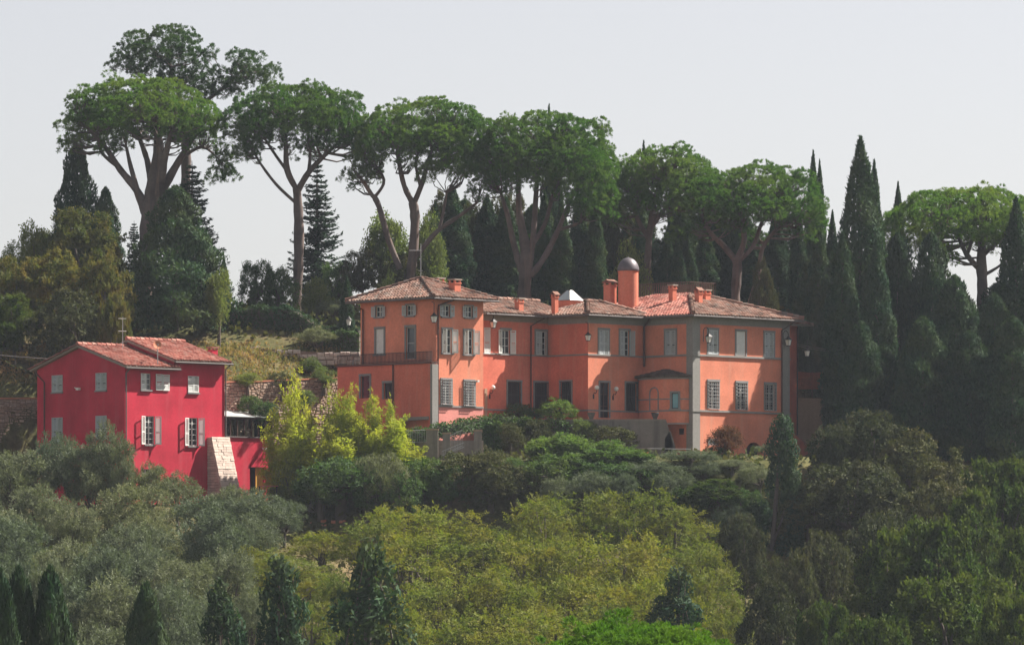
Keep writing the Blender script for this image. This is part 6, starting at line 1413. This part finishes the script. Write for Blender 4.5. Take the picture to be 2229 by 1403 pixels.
# cypress with the bare trunk
Yt = 380.0; rng = np.random.default_rng(77); Xt = PX(1682, Yt); zt_ = PZ(1290, Yt)
TC = empty('bare_trunk_cypress', (Xt, Yt, zt_)); tag(TC, 'tall ragged cypress with long bare leaning trunk before the villa right end', 'cypress')
W2 = lambda px, py, dy=0.0: np.array([PX(px, Yt)-Xt, dy, PZ(py, Yt)-zt_])
m = MB(); m.tube([tuple(W2(*p)) for p in ((1680, 1290), (1680, 1200), (1688, 1100), (1692, 1040), (1700, 960), (1702, 920))], [0.2, 0.17, 0.15, 0.12, 0.08, 0.03], 8, False)
m.tube([tuple(W2(*p)) for p in ((1684, 1180), (1702, 1130), (1715, 1080))], [0.08, 0.06, 0.03], 6, False); m.build('trunk', M['bark_pine'], TC, smooth=True)
lob = []
for px, py, rx, ry in ((1703, 935, 26, 34), (1690, 975, 24, 34), (1715, 985, 24, 38), (1700, 1020, 26, 34), (1722, 1050, 24, 40), (1735, 1100, 20, 45), (1680, 1060, 16, 30), (1730, 1150, 22, 50), (1715, 1200, 30, 40), (1660, 1130, 22, 40), (1650, 1180, 24, 40), (1715, 1090, 18, 40), (1640, 1120, 18, 30), (1735, 1200, 20, 40)):
    c = W2(px, py, rng.uniform(-0.5, 0.6)); lob.append((*c, rx/FPX*Yt, rx/FPX*Yt, ry/FPX*Yt))
Cc, Nc = on_lobes(rng, lob, 75, -0.9, (0.6, 1.1), 0.6)
T_ = unit(Nc*0.5+np.array([0, 0, 0.9])+rng.normal(size=Cc.shape)*0.4); put('crown', mesh_quads('crown', leaves(Cc, unit(Nc+rng.normal(size=Cc.shape)*0.5), T_, 0.3*rng.uniform(.6, 1.2, len(Cc)), 0.12), M['cypress']), TC)
HO = 'evergreen oaks on the right slope'
for k_, px, top, w_, Y, lab in (('holm', 1822, 935, 130, 386, 'grey green evergreen oak right of the bare trunk cypress'), ('holm', 1900, 905, 190, 387, 'highest evergreen oak before the dark conifers'), ('holm', 1990, 950, 210, 385, 'evergreen oak with brownish crown on the right slope'), ('holm', 1850, 1010, 220, 380, 'shaded evergreen oak in the middle of the right slope'), ('holm', 2030, 1060, 170, 377, 'evergreen oak lobe hanging over the dark gap'),
                                ('holm', 1760, 1060, 120, 380, 'dark evergreen oak behind the bare trunk cypress'), ('oak', 2170, 1010, 190, 372, 'dark green oak at the right edge'), ('oak', 2235, 985, 150, 374, 'green oak cut by the right edge, higher one'), ('oak', 2120, 1090, 170, 366, 'dark oak left of the right edge'),
                                ('holm', 1930, 1120, 200, 362, 'brownish evergreen oak above the big green oak'), ('oak', 2030, 1145, 230, 342, 'big rounded green oak at the lower right'), ('oak', 2130, 1230, 200, 334, 'green oak at the right of the big rounded oak'), ('oak', 1945, 1180, 190, 346, 'green oak left lobe beside the big rounded oak'), ('oak', 2050, 1270, 260, 326, 'dark lower oak mass under the big rounded oak'),
                                ('holm', 1790, 1170, 150, 356, 'grey brown evergreen oak left of the green oaks'), ('holm', 1680, 1280, 150, 336, 'grey brown oak at the bottom right of the locusts'), ('oak', 1790, 1290, 120, 330, 'light edged green oak at the bottom'), ('oak', 2220, 1180, 160, 346, 'black oak cut by the right edge, middle'), ('oak', 2200, 1310, 170, 318, 'black oak in the bottom right corner'), ('oak', 1900, 1320, 160, 322, 'black oak at the bottom right of centre'),
                                ('holm', 1720, 1210, 110, 350, 'shaded oak under the bare trunk cypress'), ('holm', 1620, 1130, 110, 368, 'shaded evergreen oak right of the locust shoulder')):
    plant(k_, px, top, w_*1.1, Y, lab, 'evergreen_oak' if k_ == 'holm' else 'oak_tree', 'oak', HO)
# near pine at the bottom edge
pine('near bright green pine crown at the bottom edge', 150.0, [[(1380, 1720, 16), (1378, 1560, 15), (1375, 1440, 10), (1370, 1390, 5)]],
     [(1375, 1376, 222, 95), (1310, 1396, 160, 80, -1.0), (1450, 1392, 160, 80, -1.0), (1380, 1386, 180, 80, -1.6)], 9, 'pine_near', 'pine tree', 'umbrella_pine', 0.42, (26, 0.16, 0.02), 24, False, None, 0.3)
# ------------------------------------------------------------------ ground cover
rng = np.random.default_rng(5)
def cover(name, label, cat, n, xr, yr, mat, L, Wd, up, seed, h=0.5, mask=None):
    rng = np.random.default_rng(seed); x = rng.uniform(*xr, n); y = rng.uniform(*yr, n)
    k = np.sin(x*0.9+y*0.4)+np.sin(x*0.37-y*1.1)+rng.normal(size=n)*0.7 > -0.9
    if mask is not None: k &= mask(x, y)
    x, y = x[k], y[k]; n = len(x); z = ground_z(x, y)+rng.random(n)**1.6*h*(0.6+0.4*np.sin(x*0.8)*np.sin(y*0.7))
    C = np.stack([x, y, z], 1); T = unit(rng.normal(size=(n, 3))*0.6+np.array([0, 0, up])); N = unit(np.cross(T, rdir(rng, n)))
    o = put(name, mesh_quads(name, leaves(C, N, T, L*rng.uniform(0.6, 1.3, n), Wd*rng.uniform(0.7, 1.3, n)), M[mat])); tag(o, label, cat, kind='stuff')
not_house = lambda x, y: ~((x > -40) & (x < -21.5) & (y > 383) & (y < 403.5)) & ~((x > -13) & (x < 24) & (y > 393) & (y < 418))
cover('undergrowth', 'low green undergrowth covering the slope below the houses', 'undergrowth', 46000, (-44, 44), (300, 396), 'scrub', 0.5, 0.3, 0.5, 91, 1.0, not_house)
cover('hilltop_scrub', 'dark scrub under the trees along the ridge', 'undergrowth', 22000, (-48, 48), (414, 450), 'scrub', 0.5, 0.3, 0.5, 92, 1.2, not_house)
cover('grass_bank', 'dry grass and weeds on the bank above the stone wall', 'grass', 20000, (-40, -11), (400.5, 413.5), 'grass', 0.34, 0.11, 0.8, 93, 0.55, lambda x, y: ground_z(x, y) > 14.5)
# ------------------------------------------------------------------ the air
hz = MB(); hz.box(-1650, 1650, -250, 1650, -26, 60)
hm_ = bpy.data.materials.new('haze'); hm_.use_nodes = True; ht = hm_.node_tree
for n_ in list(ht.nodes):
    if n_.type == 'BSDF_PRINCIPLED': ht.nodes.remove(n_)
pv = ht.nodes.new('ShaderNodeVolumePrincipled'); pv.inputs['Color'].default_value = (0.78, 0.86, 1.0, 1); pv.inputs['Density'].default_value = 0.00007; pv.inputs['Anisotropy'].default_value = 0.2
ht.links.new(pv.outputs[0], ht.nodes['Material Output'].inputs['Volume'])
hzo = hz.build('haze', hm_); tag(hzo, 'thin bluish summer haze in the air', 'haze', kind='stuff')
